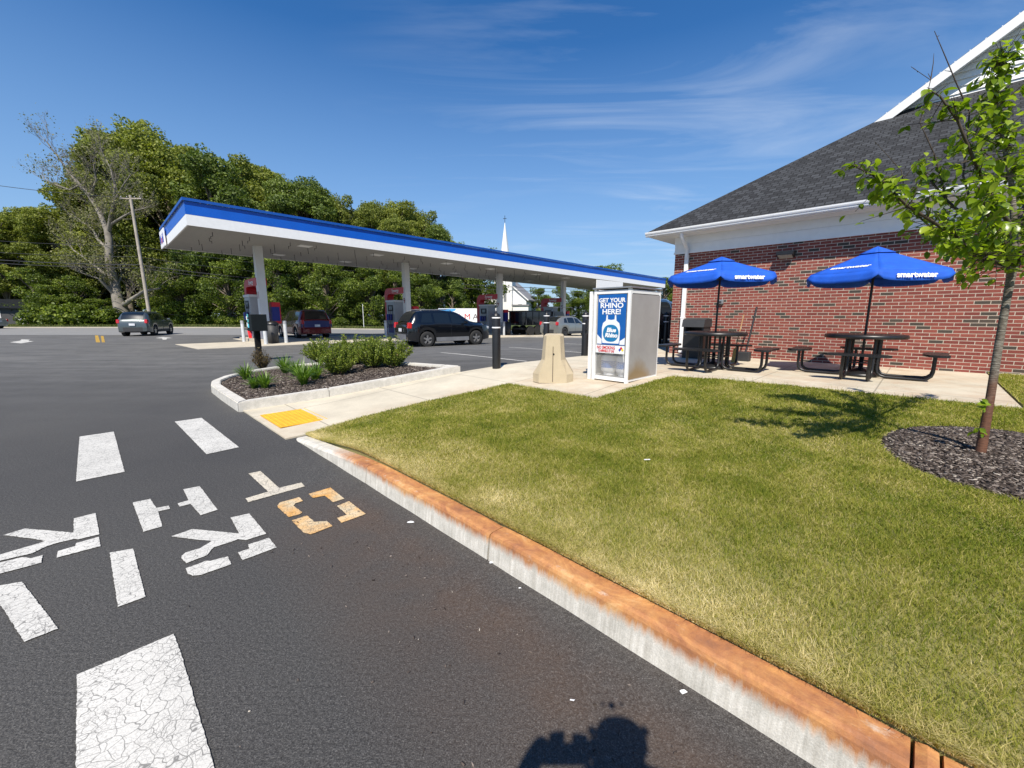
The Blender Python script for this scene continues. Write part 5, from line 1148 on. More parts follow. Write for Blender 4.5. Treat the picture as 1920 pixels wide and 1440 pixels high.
front = [('oak', 20, 395, 62, 'green tree at the left edge, behind the parked silver car'), ('oak', 75, 385, 66, 'broad tree rising behind the dark garage'), ('oak', 135, 400, 64, 'tree behind the lower limbs of the bare sycamore'),
 ('oak', 188, 335, 66, 'oak stepping down behind the bare sycamore'), ('oak', 248, 246, 66, 'tall oak just right of the bare sycamore top'), ('oak', 285, 243, 70, 'tall oak with a dense olive crown, highest in the wood'), ('oak', 345, 248, 64, 'tall broad oak above the left end of the canopy'), ('oak', 385, 272, 72, 'olive oak stepping down behind the canopy corner'),
 ('maple', 425, 285, 58, 'brighter green maple above the canopy, left third'), ('oak', 480, 290, 66, 'oak above the canopy right of the bright maple'), ('oak', 530, 308, 70, 'oak above column 11, slightly lower than its left neighbour'), ('maple', 585, 335, 64, 'pale green tree above the canopy between columns 11 and 9'),
 ('oak', 640, 355, 66, 'round topped oak above the canopy left of column 9'), ('oak', 700, 372, 68, 'olive oak above column 9'), ('oak', 750, 372, 64, 'oak near the right end of the wood'), ('oak', 795, 388, 66, 'last tall oak before the church, dropping to the right'), ('maple', 825, 420, 64, 'lower tree at the right end of the wood')]
for i, (k, px, yt, Y, l) in enumerate(front): put_tree(k, px, yt, Y, l, gf, i)
for i, (px, yt) in enumerate([(0, 400), (50, 415), (110, 400), (165, 395), (205, 350), (270, 290), (330, 285), (395, 300), (450, 320), (510, 330), (565, 352), (620, 372), (675, 385), (730, 395), (780, 410), (815, 440)]):
    put_tree('dark', px + random.uniform(-8, 8), yt, 78 + random.uniform(-4, 6), 'dark woodland tree standing behind the front row of trees', 'dark trees deeper in the wood', i)
gu = 'bright undergrowth trees along the road'
for i, (px, yt, Y, l) in enumerate([(70, 500, 57, 'bright green bushy tree beside the dark garage'), (105, 535, 54, 'low leafy tree left of the timber fence'), (150, 515, 56, 'leafy yellow green tree under the sycamore limbs'), (190, 560, 53, 'low bush beside the timber fence'),
    (310, 505, 56, 'leafy young tree right of the utility pole'), (350, 495, 54, 'leafy young tree below the canopy corner'), (390, 480, 56, 'bright leafy tree under the left end of the canopy'), (430, 490, 54, 'bright leafy tree left of column 11'), (470, 500, 57, 'leafy tree directly behind column 11'),
    (525, 480, 53, 'yellow green leafy tree right of column 11'), (570, 495, 55, 'leafy tree above the red minivan'), (615, 490, 54, 'leafy tree right of the red minivan'), (655, 505, 56, 'leafy tree behind the planter shrubs'), (700, 495, 54, 'leafy tree by the thin white post'),
    (745, 505, 56, 'leafy tree behind the second pump'), (790, 515, 58, 'leafy tree left of the orange pole'), (860, 470, 74, 'tree right of the orange pole with a ragged top'), (893, 470, 78, 'ragged top tree just left of the church steeple'), (850, 540, 60, 'low leafy tree behind the white trailer'), (1010, 540, 95, 'tree right of the church'), (1050, 535, 85, 'tree seen between columns 7 and 5'), (1085, 545, 80, 'small tree behind the silver crossover'),
    (1115, 540, 85, 'tree hidden behind the propane cage'), (1130, 497, 110, 'tree whose top pokes above the canopy'), (1243, 518, 60, 'green tree between the propane cage and the shop corner'), (1262, 530, 75, 'tree partly hidden behind the shop corner'), (1215, 540, 70, 'tree behind the right end of the canopy'), (1170, 560, 90, 'low tree behind the cage'), (980, 560, 110, 'tree behind the church gable'), (945, 585, 120, 'low tree behind the church')]):
    put_tree('under', px, yt, Y, l, gu, i)
# low bushes at the foot of the wood
bsh = bpy.data.objects.new('bush', None); COL.objects.link(bsh); MB().tube([(0, 0, -.1), (.1, 0, .8)], [.06, .03], 5).build('stem', FBARK, bsh)
blob_crown([((random.uniform(-1, 1), random.uniform(-1, 1), random.uniform(.5, 1.5)), (1, 1, .8), 1) for _ in range(6)], 420, .24, 'foliage', UNDER, bsh)
for i, px in enumerate(range(78, 205, 21)): 
    o = bsh if i == 0 else copy_tree(bsh); p = D(px, HZ, 51 + random.uniform(0, 1.5)); o.location = (p.x, p.y, .15); q = random.uniform(.85, 1.25); o.scale = (q, q, q*1.1); o.rotation_euler = (0, 0, random.uniform(0, 6)); tag(o, 'rounded leafy roadside bush between the dark garage and the timber fence', 'bush', 'roadside bushes left of the fence')
for i, px in enumerate(range(330, 800, 34)):
    o = copy_tree(bsh); p = D(px, HZ, 52.5 + random.uniform(0, 2.5)); o.location = (p.x, p.y, .1); q = random.uniform(.4, .75); o.scale = (q, q, q); o.rotation_euler = (0, 0, random.uniform(0, 6)); tag(o, 'low leafy bush at the foot of the wood behind the canopy', 'bush', 'low bushes at the foot of the wood')
p = G(452, 612); o = copy_tree(bsh); o.location = p; o.scale = (.75, .75, .6); tag(o, 'small round shrub by the road left of column 11', 'bush')

# ---- the big half-bare sycamore: traced limbs with real depth
SYB = mat('pale sycamore bark', (.2, .18, .15), .9, var=.35, scale=1.3)
Ysy = 53.0; syc = thing('sycamore_tree', 'large pale barked sycamore, half bare, with crooked limbs left of the utility pole', 'tree', tuple(D(222, 610, Ysy)))
sr = random.Random(5); o0 = Vector(syc.location)
def sp(x, y, dy=0): return D(x/3.2, 200 + y/3.2, Ysy + dy) - o0      # traced in the 3.2x crop
limbs = [([(735, 1240, 0), (705, 1150, 0), (690, 1060, .3), (665, 980, 0), (655, 900, -.3), (655, 800, 0), (640, 720, .4)], [1.0, .72, .6, .55, .52, .46, .4]),
 ([(640, 740, .4), (600, 640, 1), (540, 540, 1.5), (480, 470, 1.8), (410, 390, 2), (340, 290, 2), (270, 200, 2.5)], [.38, .33, .27, .22, .16, .1, .05]),
 ([(655, 740, .2), (665, 660, -.6), (690, 560, -1.2), (690, 470, -1.6), (660, 360, -1.2), (600, 250, -1)], [.32, .26, .2, .15, .1, .05]), ([(540, 540, 1.5), (580, 440, 1), (560, 330, .5), (570, 250, 0)], [.2, .15, .1, .05]),
 ([(660, 710, 0), (740, 660, -1.5), (800, 625, -2.5), (870, 610, -3)], [.2, .15, .1, .05]), ([(740, 1190, 0), (800, 1150, -1.5), (870, 1105, -2.5), (960, 1090, -3)], [.4, .3, .22, .1]),
 ([(650, 860, 0), (590, 800, 1), (560, 740, 1.6), (480, 680, 2), (420, 640, 2.5)], [.24, .18, .13, .09, .05]), ([(700, 1140, 0), (620, 1060, -1), (590, 1030, -1.5), (520, 1010, -2)], [.3, .2, .12, .05]),
 ([(480, 470, 1.8), (420, 500, 3), (340, 470, 4), (230, 420, 5)], [.16, .12, .08, .04]), ([(640, 1010, 0), (550, 940, 1), (440, 860, 2), (400, 800, 2.5)], [.2, .14, .09, .05]), ([(690, 560, -1.2), (740, 470, -2), (790, 400, -2.5)], [.14, .09, .05]), ([(700, 1080, 0), (730, 1020, 1), (720, 940, 1.5)], [.16, .1, .05])]
tips = []; tw = MB()
for i, (pts, rr) in enumerate(limbs):
    P3 = [sp(*p) for p in pts]; rr = [q_*.8 for q_ in rr]; MB().tube(P3, rr, 8).build('trunk' if i == 0 else 'limb', SYB, syc)
    if i: 
        for k in range(len(P3)-1):
            for _ in range(4): tips.append((P3[k].lerp(P3[k+1], sr.random()), (P3[k+1]-P3[k]).normalized(), k/len(P3)))
def grow(p, d, L, r, depth):
    q = p + d*L*.5 + Vector((sr.uniform(-1, 1), sr.uniform(-1, 1), sr.uniform(-.3, 1)))*L*.12; e = q + (d + Vector((sr.uniform(-1, 1), sr.uniform(-1, 1), sr.uniform(-.2, .8)))*.45).normalized()*L*.5
    tw.tube([p, q, e], [r, r*.75, r*.45], 4, False); ends.append(e)
    if depth:
        for _ in range(3):
            d2 = (d*.7 + Vector((sr.uniform(-1, 1), sr.uniform(-1, 1), sr.uniform(-.3, 1.1)))*.8).normalized(); grow(p.lerp(e, sr.uniform(.4, 1)), d2, L*.62, r*.55, depth-1)
ends = []
for p, d, f in tips:
    dd = (d + Vector((sr.uniform(-1, 1), sr.uniform(-1, 1), sr.uniform(-.2, 1)))*.9).normalized(); grow(p, dd, sr.uniform(1.2, 2.4), .035, 3)
tw.build('twigs', SYB, syc)
e_ = np.array([tuple(sr.choice(ends)) for _ in range(13000)]) + rng.normal(scale=.4, size=(13000, 3)); e_ = e_[(e_[:, 2] < 15) | (rng.uniform(0, 1, len(e_)) < .35)]
V, T = cards(e_, .2, .8); rawmesh('foliage', V, T, m_leaf('young sycamore leaves', [(.10, .11, .04), (.16, .17, .06), (.24, .23, .1)], .3, .6), syc, np.repeat(rng.uniform(0, 1, len(e_)), 4))

# ---- young tree on the lawn
yt = thing('young_tree', 'young leafy tree with slim ringed trunk standing in the mulch ring', 'tree', (0, 0, 0))
tb = G(1838, 850, .1); TBK = None
def m_ybark():
    m, nt, b = newmat('young ringed bark'); co = objco(nt, (1, 1, 1)); sp_ = N(nt, 'ShaderNodeSeparateXYZ'); nt.links.new(co, sp_.inputs[0])
    n1 = noise(nt, 3, 5, .7, objco(nt, (6, 6, 40))); n2 = noise(nt, 6, 4, .6, objco(nt))
    low = ramp(nt, [(.3, (.07, .028, .016)), (.7, (.17, .07, .035))], n1.outputs[0]); hi = ramp(nt, [(.35, (.06, .045, .035)), (.5, (.13, .11, .085)), (.68, (.34, .32, .27))], n1.outputs[0])
    f = mrange(nt, math_(nt, 'ADD', sp_.outputs[2], mrange(nt, n2.outputs[0], .3, .7, -.15, .15)), .75, 1.1, 0, 1); c = mixrgb(nt, f, low.outputs[0], hi.outputs[0])
    nt.links.new(c, b.inputs['Base Color']); b.inputs['Roughness'].default_value = .75; bump(nt, b, n1.outputs[0], .6, .01); return m
YBK = m_ybark(); TWG = mat('dark twig bark', (.06, .045, .035), .8, var=.3, scale=20); yr = random.Random(3)
def yp(px, py, dy=0):                  # leaf-bearing limbs reach towards and away from the camera as well as sideways
    return D(px, py, tb.y + dy)
trunk = [Vector(tb) - Vector((0, 0, .12)), Vector(tb), yp(1856, 750), yp(1872, 650, .02), yp(1888, 560, .0), yp(1899, 500, -.02), yp(1902, 430, 0), yp(1896, 340, .03), yp(1880, 260, .02), yp(1868, 190), yp(1874, 130, .02), yp(1884, 96, .05)]
MB().tube(trunk, [.043, .033, .026, .024, .023, .026, .02, .015, .011, .008, .005, .003], 12).build('trunk', YBK, yt)
T5, T6, T7 = trunk[5], trunk[6], trunk[7]
brs = [([T5, yp(1850, 485, -.15), yp(1780, 435, -.3), yp(1700, 385, -.35), yp(1650, 335, -.35), yp(1600, 310, -.35)], .016, 1), ([T5, yp(1835, 430, .2), yp(1775, 375, .35), yp(1738, 330, .4), yp(1722, 298, .4)], .014, 1),
 ([T6, yp(1862, 380, -.1), yp(1826, 300, -.25), yp(1795, 225, -.3), yp(1762, 180, -.3), yp(1748, 172, -.3)], .014, 1), ([T5, yp(1840, 470, .35), yp(1760, 440, .55), yp(1700, 385, .6), yp(1650, 372, .6)], .013, 1),
 ([T5, yp(1950, 420, -.1), yp(2010, 330, -.2), yp(2050, 250, -.2), yp(2060, 170, -.2)], .018, 1), ([T5, yp(1960, 470, .3), yp(2060, 400, .5), yp(2160, 330, .6)], .016, 1), ([T6, yp(1945, 330, .2), yp(1975, 240, .3), yp(1980, 150, .3)], .013, 1),
 ([T5, yp(1880, 450, -.35), yp(1850, 400, -.6), yp(1835, 350, -.75)], .014, 1), ([T5, yp(1910, 450, .4), yp(1920, 380, .75), yp(1930, 310, .95)], .014, 1), ([T5, yp(1960, 440, -.4), yp(2010, 370, -.65), yp(2040, 300, -.7)], .014, 1),
 ([T6, yp(1850, 440, .1), yp(1790, 470, .1), yp(1765, 430, .0)], .01, 1), ([T7, yp(1850, 300, .2), yp(1830, 250, .3), yp(1838, 215, .3)], .009, 1), ([T5, yp(1860, 500, -.2), yp(1810, 470, -.35), yp(1770, 455, -.4)], .010, 1),
 ([yp(1835, 430, .2), yp(1806, 330, .25), yp(1818, 210, .3), yp(1795, 160, .3), yp(1772, 105, .3), yp(1752, 58, .3)], .008, 0), ([yp(1775, 375, .35), yp(1752, 290, .3), yp(1725, 230, .3), yp(1745, 150, .3), yp(1708, 125, .3)], .006, 0), ([yp(1745, 150, .3), yp(1750, 118, .3), yp(1751, 100, .3)], .004, 0),
 ([yp(1700, 385, -.35), yp(1690, 320, -.3), yp(1640, 265, -.3)], .004, 0)]
lv = []; lq = []
for pts, r, leafy in brs:
    n = len(pts); MB().tube(pts, [r*(1 - .75*i/(n-1)) for i in range(n)], 7).build('branch', TWG, yt)
    for i in range(n-1):
        seg = pts[i+1]-pts[i]; L = seg.length; cnt = int(L/.0145)
        for k in range(cnt if leafy else int(L/.09)):
            if leafy and i == 0 and yr.random() < .7: continue
            p = pts[i].lerp(pts[i+1], yr.random()); d = Vector((yr.uniform(-1, 1), yr.uniform(-1, 1), yr.uniform(-.5, .9))).normalized(); Ls = yr.uniform(.03, .24 if leafy else .05)*(1 if i < n-2 else .5)
            e = p + d*Ls; lq.append((p, e))
            if leafy:
                for q in range(3): lv.append(p.lerp(e, yr.uniform(.45, 1.05)) + Vector((yr.gauss(0, .014), yr.gauss(0, .014), yr.gauss(0, .014))))
for a_ in range(1):                    # leader leaves
    for i in range(7, 11):
        for _ in range(42):
            p = trunk[i].lerp(trunk[i+1], yr.random()); d = Vector((yr.uniform(-1, 1), yr.uniform(-1, 1), yr.uniform(-.3, .8))).normalized(); e = p + d*yr.uniform(.03, .15); lq.append((p, e)); lv += [e, p.lerp(e, .6)]
for px, py in ((1836, 748), (1829, 757), (1838, 762), (1836, 802), (1830, 806), (1840, 812)):
    p = yp(px, py, -.03); lv += [p + Vector((yr.gauss(0, .01), yr.gauss(0, .01), yr.gauss(0, .01))) for _ in range(2)]; lq.append((yp(1850, py, -.01), p))
tw = MB()
for p, e in lq: tw.tube([p, e], [.003, .0015], 4, False)
tw.build('twigs', TWG, yt)
def leaves(P_, L, name, m, parent):   # folded, drooping oval leaves: 2 x 4 quads
    P_ = np.array([tuple(p) for p in P_]); n = len(P_); a = rng.uniform(0, 2*np.pi, n); pit = rng.uniform(-1.2, .15, n)
    ax = np.stack([np.cos(a)*np.cos(pit), np.sin(a)*np.cos(pit), np.sin(pit)], -1); side_ = np.stack([-np.sin(a), np.cos(a), np.zeros(n)], -1); roll = rng.uniform(-.7, .7, n)[:, None]
    up = np.cross(ax, side_); up *= -np.sign(up[:, 2:3] + 1e-9)*-1; sd = side_*np.cos(roll) + up*np.sin(roll); un = np.cross(ax, sd); s = (L*rng.uniform(.55, 1.25, n))[:, None]
    rows = []; prof_ = [(0, 0, 0), (.22, .23, .02), (.5, .30, .03), (.78, .2, 0), (1, 0, -.08)]
    for t_, w, h in prof_:
        c = P_ + ax*s*t_ + un*s*h; rows += [c - sd*s*w + un*s*w*.35, c, c + sd*s*w + un*s*w*.35]
    V = np.stack(rows, 1).reshape(-1, 3); k = np.arange(n)[:, None]*15; T = np.concatenate([k + [3*i+j, 3*i+j+1, 3*i+j+4, 3*i+j+3] for i in range(4) for j in (0, 1)], 0)
    return rawmesh(name, V, T, m, parent, np.repeat(np.clip(rng.beta(2, 2, n), 0, 1), 15), smooth=True)
leaves(lv, .067, 'foliage', m_leaf('young tree leaves', [(.06, .115, .008), (.135, .21, .012), (.23, .32, .018), (.36, .44, .045)], .45, .32, spec=.5), yt)

# ---- planter plants
def daylily(px, py, s, label):
    s *= 1.3
    p = G(px, py, .1); t = thing('daylily', label, 'plant', p, 0, 'strap leaved plants in the planter'); n = 110; V = []; T = []; rn = []
    for k in range(n):
        a = yr.uniform(0, 6.28); L = s*yr.uniform(.6, 1.15); w = .008*yr.uniform(.8, 1.4); d = Vector((math.cos(a), math.sin(a), 0)); sd = Vector((-math.sin(a), math.cos(a), 0)); o_ = d*yr.uniform(0, .05) + sd*yr.uniform(-.03, .03); arch = yr.uniform(.25, 1.1); b0_ = len(V)
        for j in range(6):
            f = j/5; c = o_ + d*L*arch*.75*f**1.3 + Vector((0, 0, L*(f*1.0 - arch*.62*f*f))); ww = w*(1-f**3)+.0005; V += [tuple(c - sd*ww), tuple(c + sd*ww)]
        r = yr.random(); rn += [r]*12; T += [(b0_+2*j, b0_+2*j+1, b0_+2*j+3, b0_+2*j+2) for j in range(5)]
    rawmesh('leaves', V, T, m_leaf('strap leaves', [(.045, .10, .012), (.11, .2, .02), (.2, .31, .04)], .3, .4, spec=.5), t, rn)
for i, (px, py, s, l) in enumerate([(462, 712, .34, 'strap leaved plant at the rounded left end of the planter'), (497, 728, .30, 'strap leaved plant nearest the sidewalk kerb on the left'), (478, 728, .24, 'small strap leaved plant at the front left of the planter'), (535, 700, .42, 'strap leaved plant right of the reddish shrub'),
     (556, 705, .36, 'strap leaved plant in the middle of the planter'), (570, 722, .46, 'largest strap leaved plant, in front of the green shrubs'), (592, 712, .36, 'strap leaved plant tucked against the green shrubs')]): daylily(px, py, s, l)
SHR = m_leaf('shrub leaves', [(.04, .065, .01), (.095, .14, .016), (.18, .23, .028), (.30, .35, .055), (.26, .12, .05)], .35, .5)
SHRR = m_leaf('reddish shrub leaves', [(.04, .035, .015), (.09, .06, .025), (.12, .09, .03), (.18, .1, .06)], .3, .5)
def shrub(px, py, w, h, m, label, n=4200, leaf=.034):
    p = G(px, py, .1); t = thing('shrub', label, 'shrub', p, 0, 'shrubs in the planter' if m is SHR else None); st = MB(); blobs = []; pts = []; sr2 = random.Random(int(px*7))
    for k in range(70):
        a = sr2.uniform(0, 6.28); q = w*.5*math.sqrt(sr2.random()); e = Vector((q*math.cos(a), q*math.sin(a), h*(1 - .5*(q/(w*.5))**2)*sr2.uniform(.75, 1.12))); st.tube([(e.x*.15, e.y*.15, -.03), (e.x*.6, e.y*.6, e.z*.5), tuple(e)], [.005, .004, .002], 4, False)
        for j in range(n//70):
            f = sr2.uniform(.12, 1.02)**.8; c = Vector((e.x*(.15+.85*f), e.y*(.15+.85*f), e.z*f)); pts.append((c.x+sr2.gauss(0, .022), c.y+sr2.gauss(0, .022), max(.03, c.z+sr2.gauss(0, .015))))
    st.build('stems', TWG, t); V, T = cards(np.array(pts), leaf, .62); z = np.array(pts)[:, 2]/h; rn = np.clip(rng.normal(.42, .17, len(pts)) + .12*(z > .9), 0, 1)
    rawmesh('foliage', V, T, m, t, np.repeat(rn, 4))
shrub(492, 692, .5, .5, SHRR, 'small reddish brown shrub at the foot of the black post', 1500, .03)
for a in [(600, 678, .75, .50, SHR, 'green shrub at the back left of the planter'), (637, 702, .72, .58, SHR, 'green shrub at the front of the planter, nearest the sidewalk'), (662, 684, .8, .55, SHR, 'green shrub in the middle of the planter, back row'), (700, 690, .7, .55, SHR, 'green shrub third from the right in the planter'), (738, 688, .75, .56, SHR, 'rightmost green shrub in the planter'), (700, 672, .7, .5, SHR, 'green shrub at the far side of the planter')]: shrub(a[0], a[1], a[2]*1.22, a[3]*1.22, *a[4:], n=7000)

# ================================================================= POLES, WIRES, FAR BUILDINGS
WOOD = mat('weathered pole wood', (.34, .30, .25), .9, var=.25, scale=2); POLEO = mat('orange brown pole wood', (.42, .2, .08), .9, var=.2, scale=2)
def pole(name, px, Y, ytop, m, label, r=.16, arm=True):
    b = D(px, HZ, Y); gzv = float(gz(b.x, b.y)); 
    t = thing(name, label, 'pole', (b.x, b.y, gzv)); top = D(px, ytop, Y); hh = top.z - gzv
    lean = -.25 if arm else 0
    MB().tube([(0, 0, -.2), (lean, 0, hh)], [r, r*.72], 12).build('pole', m, t)
    if arm: MB().box((lean, 0, hh-.35), (2.4, .11, .13)).build('crossarm', WOOD, t); 
    if arm:
        for xx in (-1.05, -.4, .45, 1.05): MB().lathe([(0, 0), (.06, .02), (.04, .1), (.06, .14), (0, .2)], (lean+xx, 0, hh-.28), 8).build('insulator', GALV, t)
    return Vector((b.x+lean, b.y, gzv+hh))
top1 = pole('utility_pole', 281, 48.2, 366, WOOD, 'weathered wooden utility pole with crossarm left of the canopy', .19)
top2 = pole('utility_pole', 822, 70, 440, POLEO, 'orange brown wooden pole behind the black SUV', .3, False); pole('light_pole', 833, 66, 470, mat('pale pole', (.6, .6, .58), .5), 'pale slim pole right of the orange pole', .2, False)
pole('marker_post', 681, 50, 570, TXTW, 'thin white marker post on the verge behind the planter', .035, False)
def wire(a, b, sag, r, label):
    mb = MB(); mb.tube([a.lerp(b, t_) + Vector((0, 0, -sag*4*t_*(1-t_))) for t_ in np.linspace(0, 1, 25)], r, 5, False); tag(mb.build('power_line', DKPLAS), label, 'power line', 'power lines along the road')
A1 = Vector((top1.x, top1.y, 0)); LFT = D(-260, HZ, 50)
def zat(py, Y=48.2): return D(281, py, Y).z
wire(Vector((LFT.x, 50, zat(300, 50)+.9)), Vector((A1.x, A1.y - .2, zat(372))), .8, .03, 'topmost power line running to the crossarm of the left pole')
for k, (pl_, pr_, r, l) in enumerate([(436, 462, .022, 'thin power line, second from the top left of the pole'), (460, 482, .022, 'thin power line, third from the top left of the pole'), (474, 497, .045, 'thick communication cable, lowest left of the pole'), (480, 503, .035, 'cable just below the thick communication cable')]):
    wire(Vector((LFT.x, 50, zat(pl_-14, 50))), Vector((A1.x, A1.y - .2, zat(pr_))), .5, r, l)
for k, (pr_, z2, r, l) in enumerate([(462, 8.6, .022, 'thin power line passing behind the canopy edge'), (482, 7.6, .022, 'thin power line seen below the canopy edge'), (497, 6.7, .045, 'thick cable crossing the trees behind column 11'), (503, 6.1, .035, 'lowest cable crossing the trees behind column 11')]):
    wire(Vector((A1.x, A1.y - .2, zat(pr_))), Vector((top2.x, 70, z2)), 1.0, r, l)
    wire(Vector((top2.x, 70, z2)), Vector((60, 84, z2)), .8, r, l.replace('column 11', 'the church').replace('behind the canopy edge', 'between the orange pole and the church, upper').replace('below the canopy edge', 'right of the orange pole, lower'))
# white church
p = D(950, HZ, 88); t = thing('church', 'white clapboard church with pointed steeple beyond the canopy', 'church', (p.x, p.y, -.3), R(-12))
CHW = mat('white clapboard', (.74, .74, .72), .6, var=.04); GRF = mat('grey church roof', (.2, .2, .21), .8)
MB().bx(-6.0, 4.2, 0, 14, 0, 5.2).prism([(-6.0, 0, 5.2), (4.2, 0, 5.2), (-.9, 0, 9.6)], (0, 0, 0), (0, 14, 0)).build('nave', CHW, t)
MB().prism([(-6.5, -.4, 4.9), (-.9, -.4, 9.75), (4.7, -.4, 4.9), (4.7, -.4, 4.65), (-.9, -.4, 9.5), (-6.5, -.4, 4.65)], (0, 0, 0), (0, .35, 0)).build('gable_trim', WHITE, t)
MB().prism([(-6.6, 0, 4.95), (-.9, 0, 9.9), (-.9, 0, 9.65), (-6.6, 0, 4.7)], (0, 0, 0), (0, 14.3, 0)).prism([(4.8, 0, 4.95), (-.9, 0, 9.9), (-.9, 0, 9.65), (4.8, 0, 4.7)], (0, 0.01, 0), (0, 14.3, 0)).build('roof', GRF, t)
MB().bx(-2.4, 1.4, -1.2, 2.6, 0, 9.3).build('tower', CHW, t)
MB().bx(-2.6, 1.6, -1.4, 2.8, 9.3, 9.6).bx(-1.9, .9, -.7, 2.1, 9.6, 11.6).bx(-2.1, 1.1, -.9, 2.3, 11.6, 11.8).build('belfry', CHW, t)
MB().tube([(-.5, .7, 11.8), (-.5, .7, 20.6)], [1.3, .05], 8).build('steeple', CHW, t); MB().cyl((-.5, .7, 20.5), (-.5, .7, 22), .05).box((-.5, .7, 21.4), (.7, .06, .1)).build('weathervane', BLACK, t)
for x in (-1.2, -.05): MB().bx(x-.28, x+.28, -1.24, -1.2, 4.5, 7.4).build('louvre', mat('grey louvre', (.2, .21, .22), .6), t)
MB().bx(2.0, 5.2, -3.2, 0, 0, 3.6).build('porch', CHW, t); MB().bx(1.8, 5.4, -3.4, .1, 3.6, 3.85).build('porch_roof', GRF, t)
MB().bx(-9.5, -6.05, 1, 9, 0, 7.6).build('side_wing', CHW, t)
for x in (-4.6, 2.9):
    MB().bx(x-.4, x+.4, -.03, .0, 1.5, 4.0).build('window', GLASS, t)
# dark garage and timber fence at the left
p = D(6, HZ, 54); t = thing('garage', 'dark garage with black roof under the trees at the left edge', 'shed', (p.x, p.y, .05), R(35)); MB().bx(-4.5, 4.5, 0, 5, 0, 2.3).build('wall', mat('dark grey boards', (.07, .07, .072), .8), t)
MB().prism([(-5, -.4, 2.25), (-5, 5.4, 2.25), (-5, 2.5, 3.5)], (0, 0, 0), (10, 0, 0)).build('roof', BLACK, t); MB().bx(4.2, 4.52, -.05, .0, 0, 2.3).build('corner_trim', DULLW, t); MB().bx(-3, -.2, -.04, 0, 0, 2.0).build('door', DULLW, t)
p = D(33, HZ, 54); t = thing('garden_fence', 'pale panel fence between the garage and the bushes', 'fence', (p.x, p.y, .05), R(5))
for k in range(6): MB().bx(k*.85, k*.85+.75, 0, .05, 0, 1.15).build('panel', DULLW if k < 1 else mat('brown fence boards', (.14, .11, .085), .8), t)
for k in range(6): MB().bx(k*.85+.755, k*.85+.845, -.02, .08, 0, 1.3).build('post', DULLW, t)
p = D(196, HZ, 55); t = thing('timber_fence', 'weathered grey timber fence behind the grey SUV', 'fence', (p.x, p.y, .1), R(-3))
MB().bx(0, 3.2, 0, .04, 0, 1.75).build('boards', mat('weathered grey boards', (.24, .215, .18), .9, var=.3, scale=4), t)
for k in range(3): MB().bx(k*1.55, k*1.55+.1, -.07, -.003, 0, 1.85).build('post', WOOD, t)
for k in range(2): MB().bx(.1, 3.2, -.06, -.003, .4+k*.9, .5+k*.9).build('rail', WOOD, t)

# ================================================================= THE PHOTOGRAPHER (stands behind the camera, casts the shadow)
def skin(name, V, E_, Rr, m, parent, root=0, sub=2):
    me = bpy.data.meshes.new(name); me.from_pydata([tuple(v) for v in V], E_, []); o = bpy.data.objects.new(name, me); COL.objects.link(o); o.parent = parent
    md = o.modifiers.new('skin', 'SKIN'); md.use_smooth_shade = True; md.branch_smoothing = .4
    for i, r in enumerate(Rr): me.skin_vertices[0].data[i].radius = (r, r) if not isinstance(r, tuple) else r
    me.skin_vertices[0].data[root].use_root = True
    sb = o.modifiers.new('sub', 'SUBSURF'); sb.levels = sub; sb.render_levels = sub; me.materials.append(m)
    return o
PX, PY = .16, -.17
per = thing('person', 'person in dark clothes behind the camera holding up a phone, seen only as a shadow', 'person', (PX, PY, 0)); per.scale = (1.05, 1, 1.025)
SKN = mat('skin', (.45, .27, .19), .5, var=.05)
Vb = [(0, 0, .98), (0, -.01, 1.15), (0, 0, 1.32), (0, 0, 1.44), (0, .03, 1.53), (0, .04, 1.57), (0, .035, 1.65),
      (-.19, 0, 1.42), (-.37, -.04, 1.20), (-.28, .09, 1.44), (-.22, .11, 1.52), (.20, 0, 1.42), (.30, .02, 1.18), (.0, .09, 1.41), (-.09, .11, 1.51),
      (-.09, 0, .92), (-.11, .01, .5), (-.12, -.02, .09), (.09, 0, .92), (.12, .01, .5), (.14, -.02, .09), (-.13, .12, .04), (.16, .12, .04)]
Eb = [(0, 1), (1, 2), (2, 3), (3, 4), (4, 5), (5, 6), (3, 7), (7, 8), (8, 9), (9, 10), (3, 11), (11, 12), (12, 13), (13, 14), (0, 15), (15, 16), (16, 17), (0, 18), (18, 19), (19, 20), (17, 21), (20, 22)]
Rb = [(.16, .11), (.15, .1), (.17, .11), (.12, .09), .06, (.085, .1), (.075, .09), .065, .045, .03, .038, .065, .045, .03, .038, .09, .06, .045, .09, .06, .045, .04, .04]
skin('body', Vb, Eb, Rb, SKN, per)
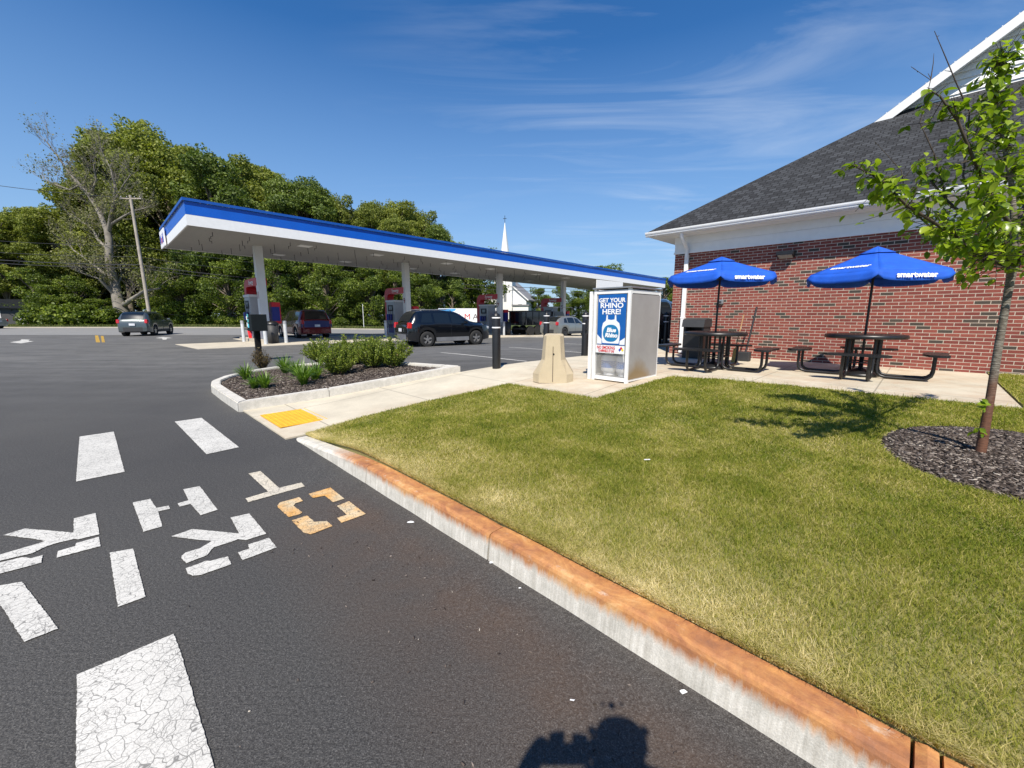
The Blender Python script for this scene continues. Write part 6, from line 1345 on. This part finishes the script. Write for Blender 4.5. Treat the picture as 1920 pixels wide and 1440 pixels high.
top_ = skin('shirt', [Vb[i] for i in (0, 1, 2, 3, 7, 8, 11, 12)], [(0, 1), (1, 2), (2, 3), (3, 4), (4, 5), (3, 6), (6, 7)], [(.19, .13), (.18, .125), (.2, .135), (.14, .11), .085, .065, .085, .065], mat('dark cotton shirt', (.03, .035, .05), .9), per)
skin('trousers', [Vb[i] for i in (0, 15, 16, 17, 18, 19, 20)], [(0, 1), (1, 2), (2, 3), (0, 4), (4, 5), (5, 6)], [(.175, .125), .105, .078, .068, .105, .078, .068], mat('dark denim', (.02, .028, .05), .9), per)
skin('hair', [(0, .0, 1.62), (0, .0, 1.65), (0, .02, 1.70)], [(0, 1), (1, 2)], [(.085, .08), (.095, .1), (.075, .085)], mat('dark hair', (.02, .014, .01), .7), per)
for s, hv, n0 in ((-1, Vb[10], 10), (1, Vb[14], 14)):
    for k in range(4): 
        b_ = Vector(hv) + Vector((-.02*s*0, .0, .012*(k-1.5))); skin('finger', [b_, b_ + Vector((.03*-s, .004, .004)), b_ + Vector((.055*-s, -.004 + .006*k % .01, .006))], [(0, 1), (1, 2)], [.009, .008, .007], SKN, per, 0, 1)
    b_ = Vector(hv) + Vector((0, -.02, -.01)); skin('thumb', [b_, b_ + Vector((.02*-s, -.012, .02)), b_ + Vector((.04*-s, -.012, .035))], [(0, 1), (1, 2)], [.011, .0095, .008], SKN, per, 0, 1)
fc = MB(); fc.lathe([(0, 0), (.012, .003), (.012, .012), (0, .018)], (0, .15, 1.615), 8); fc.build('nose', SKN, per)
for s in (-1, 1): MB().lathe([(0, -.008), (.008, 0), (0, .008)], (s*.032, .137, 1.645), 8).build('eye', BLACK, per); MB().lathe([(0, -.03), (.016, 0), (0, .03)], (s*.086, .05, 1.63), 8).build('ear', SKN, per)
MB().bx(-.025, .025, .13, .142, 1.575, 1.582).build('mouth', mat('lips', (.35, .12, .1), .5), per)
ph = thing('phone', 'black phone held up by the person behind the camera', 'phone', (0, -.02, H+.03), 0); MB().box((0, 0, 0), (.15, .009, .075), Euler((-PITCH, 0, 0)), .004).build('case', BLACK, ph)
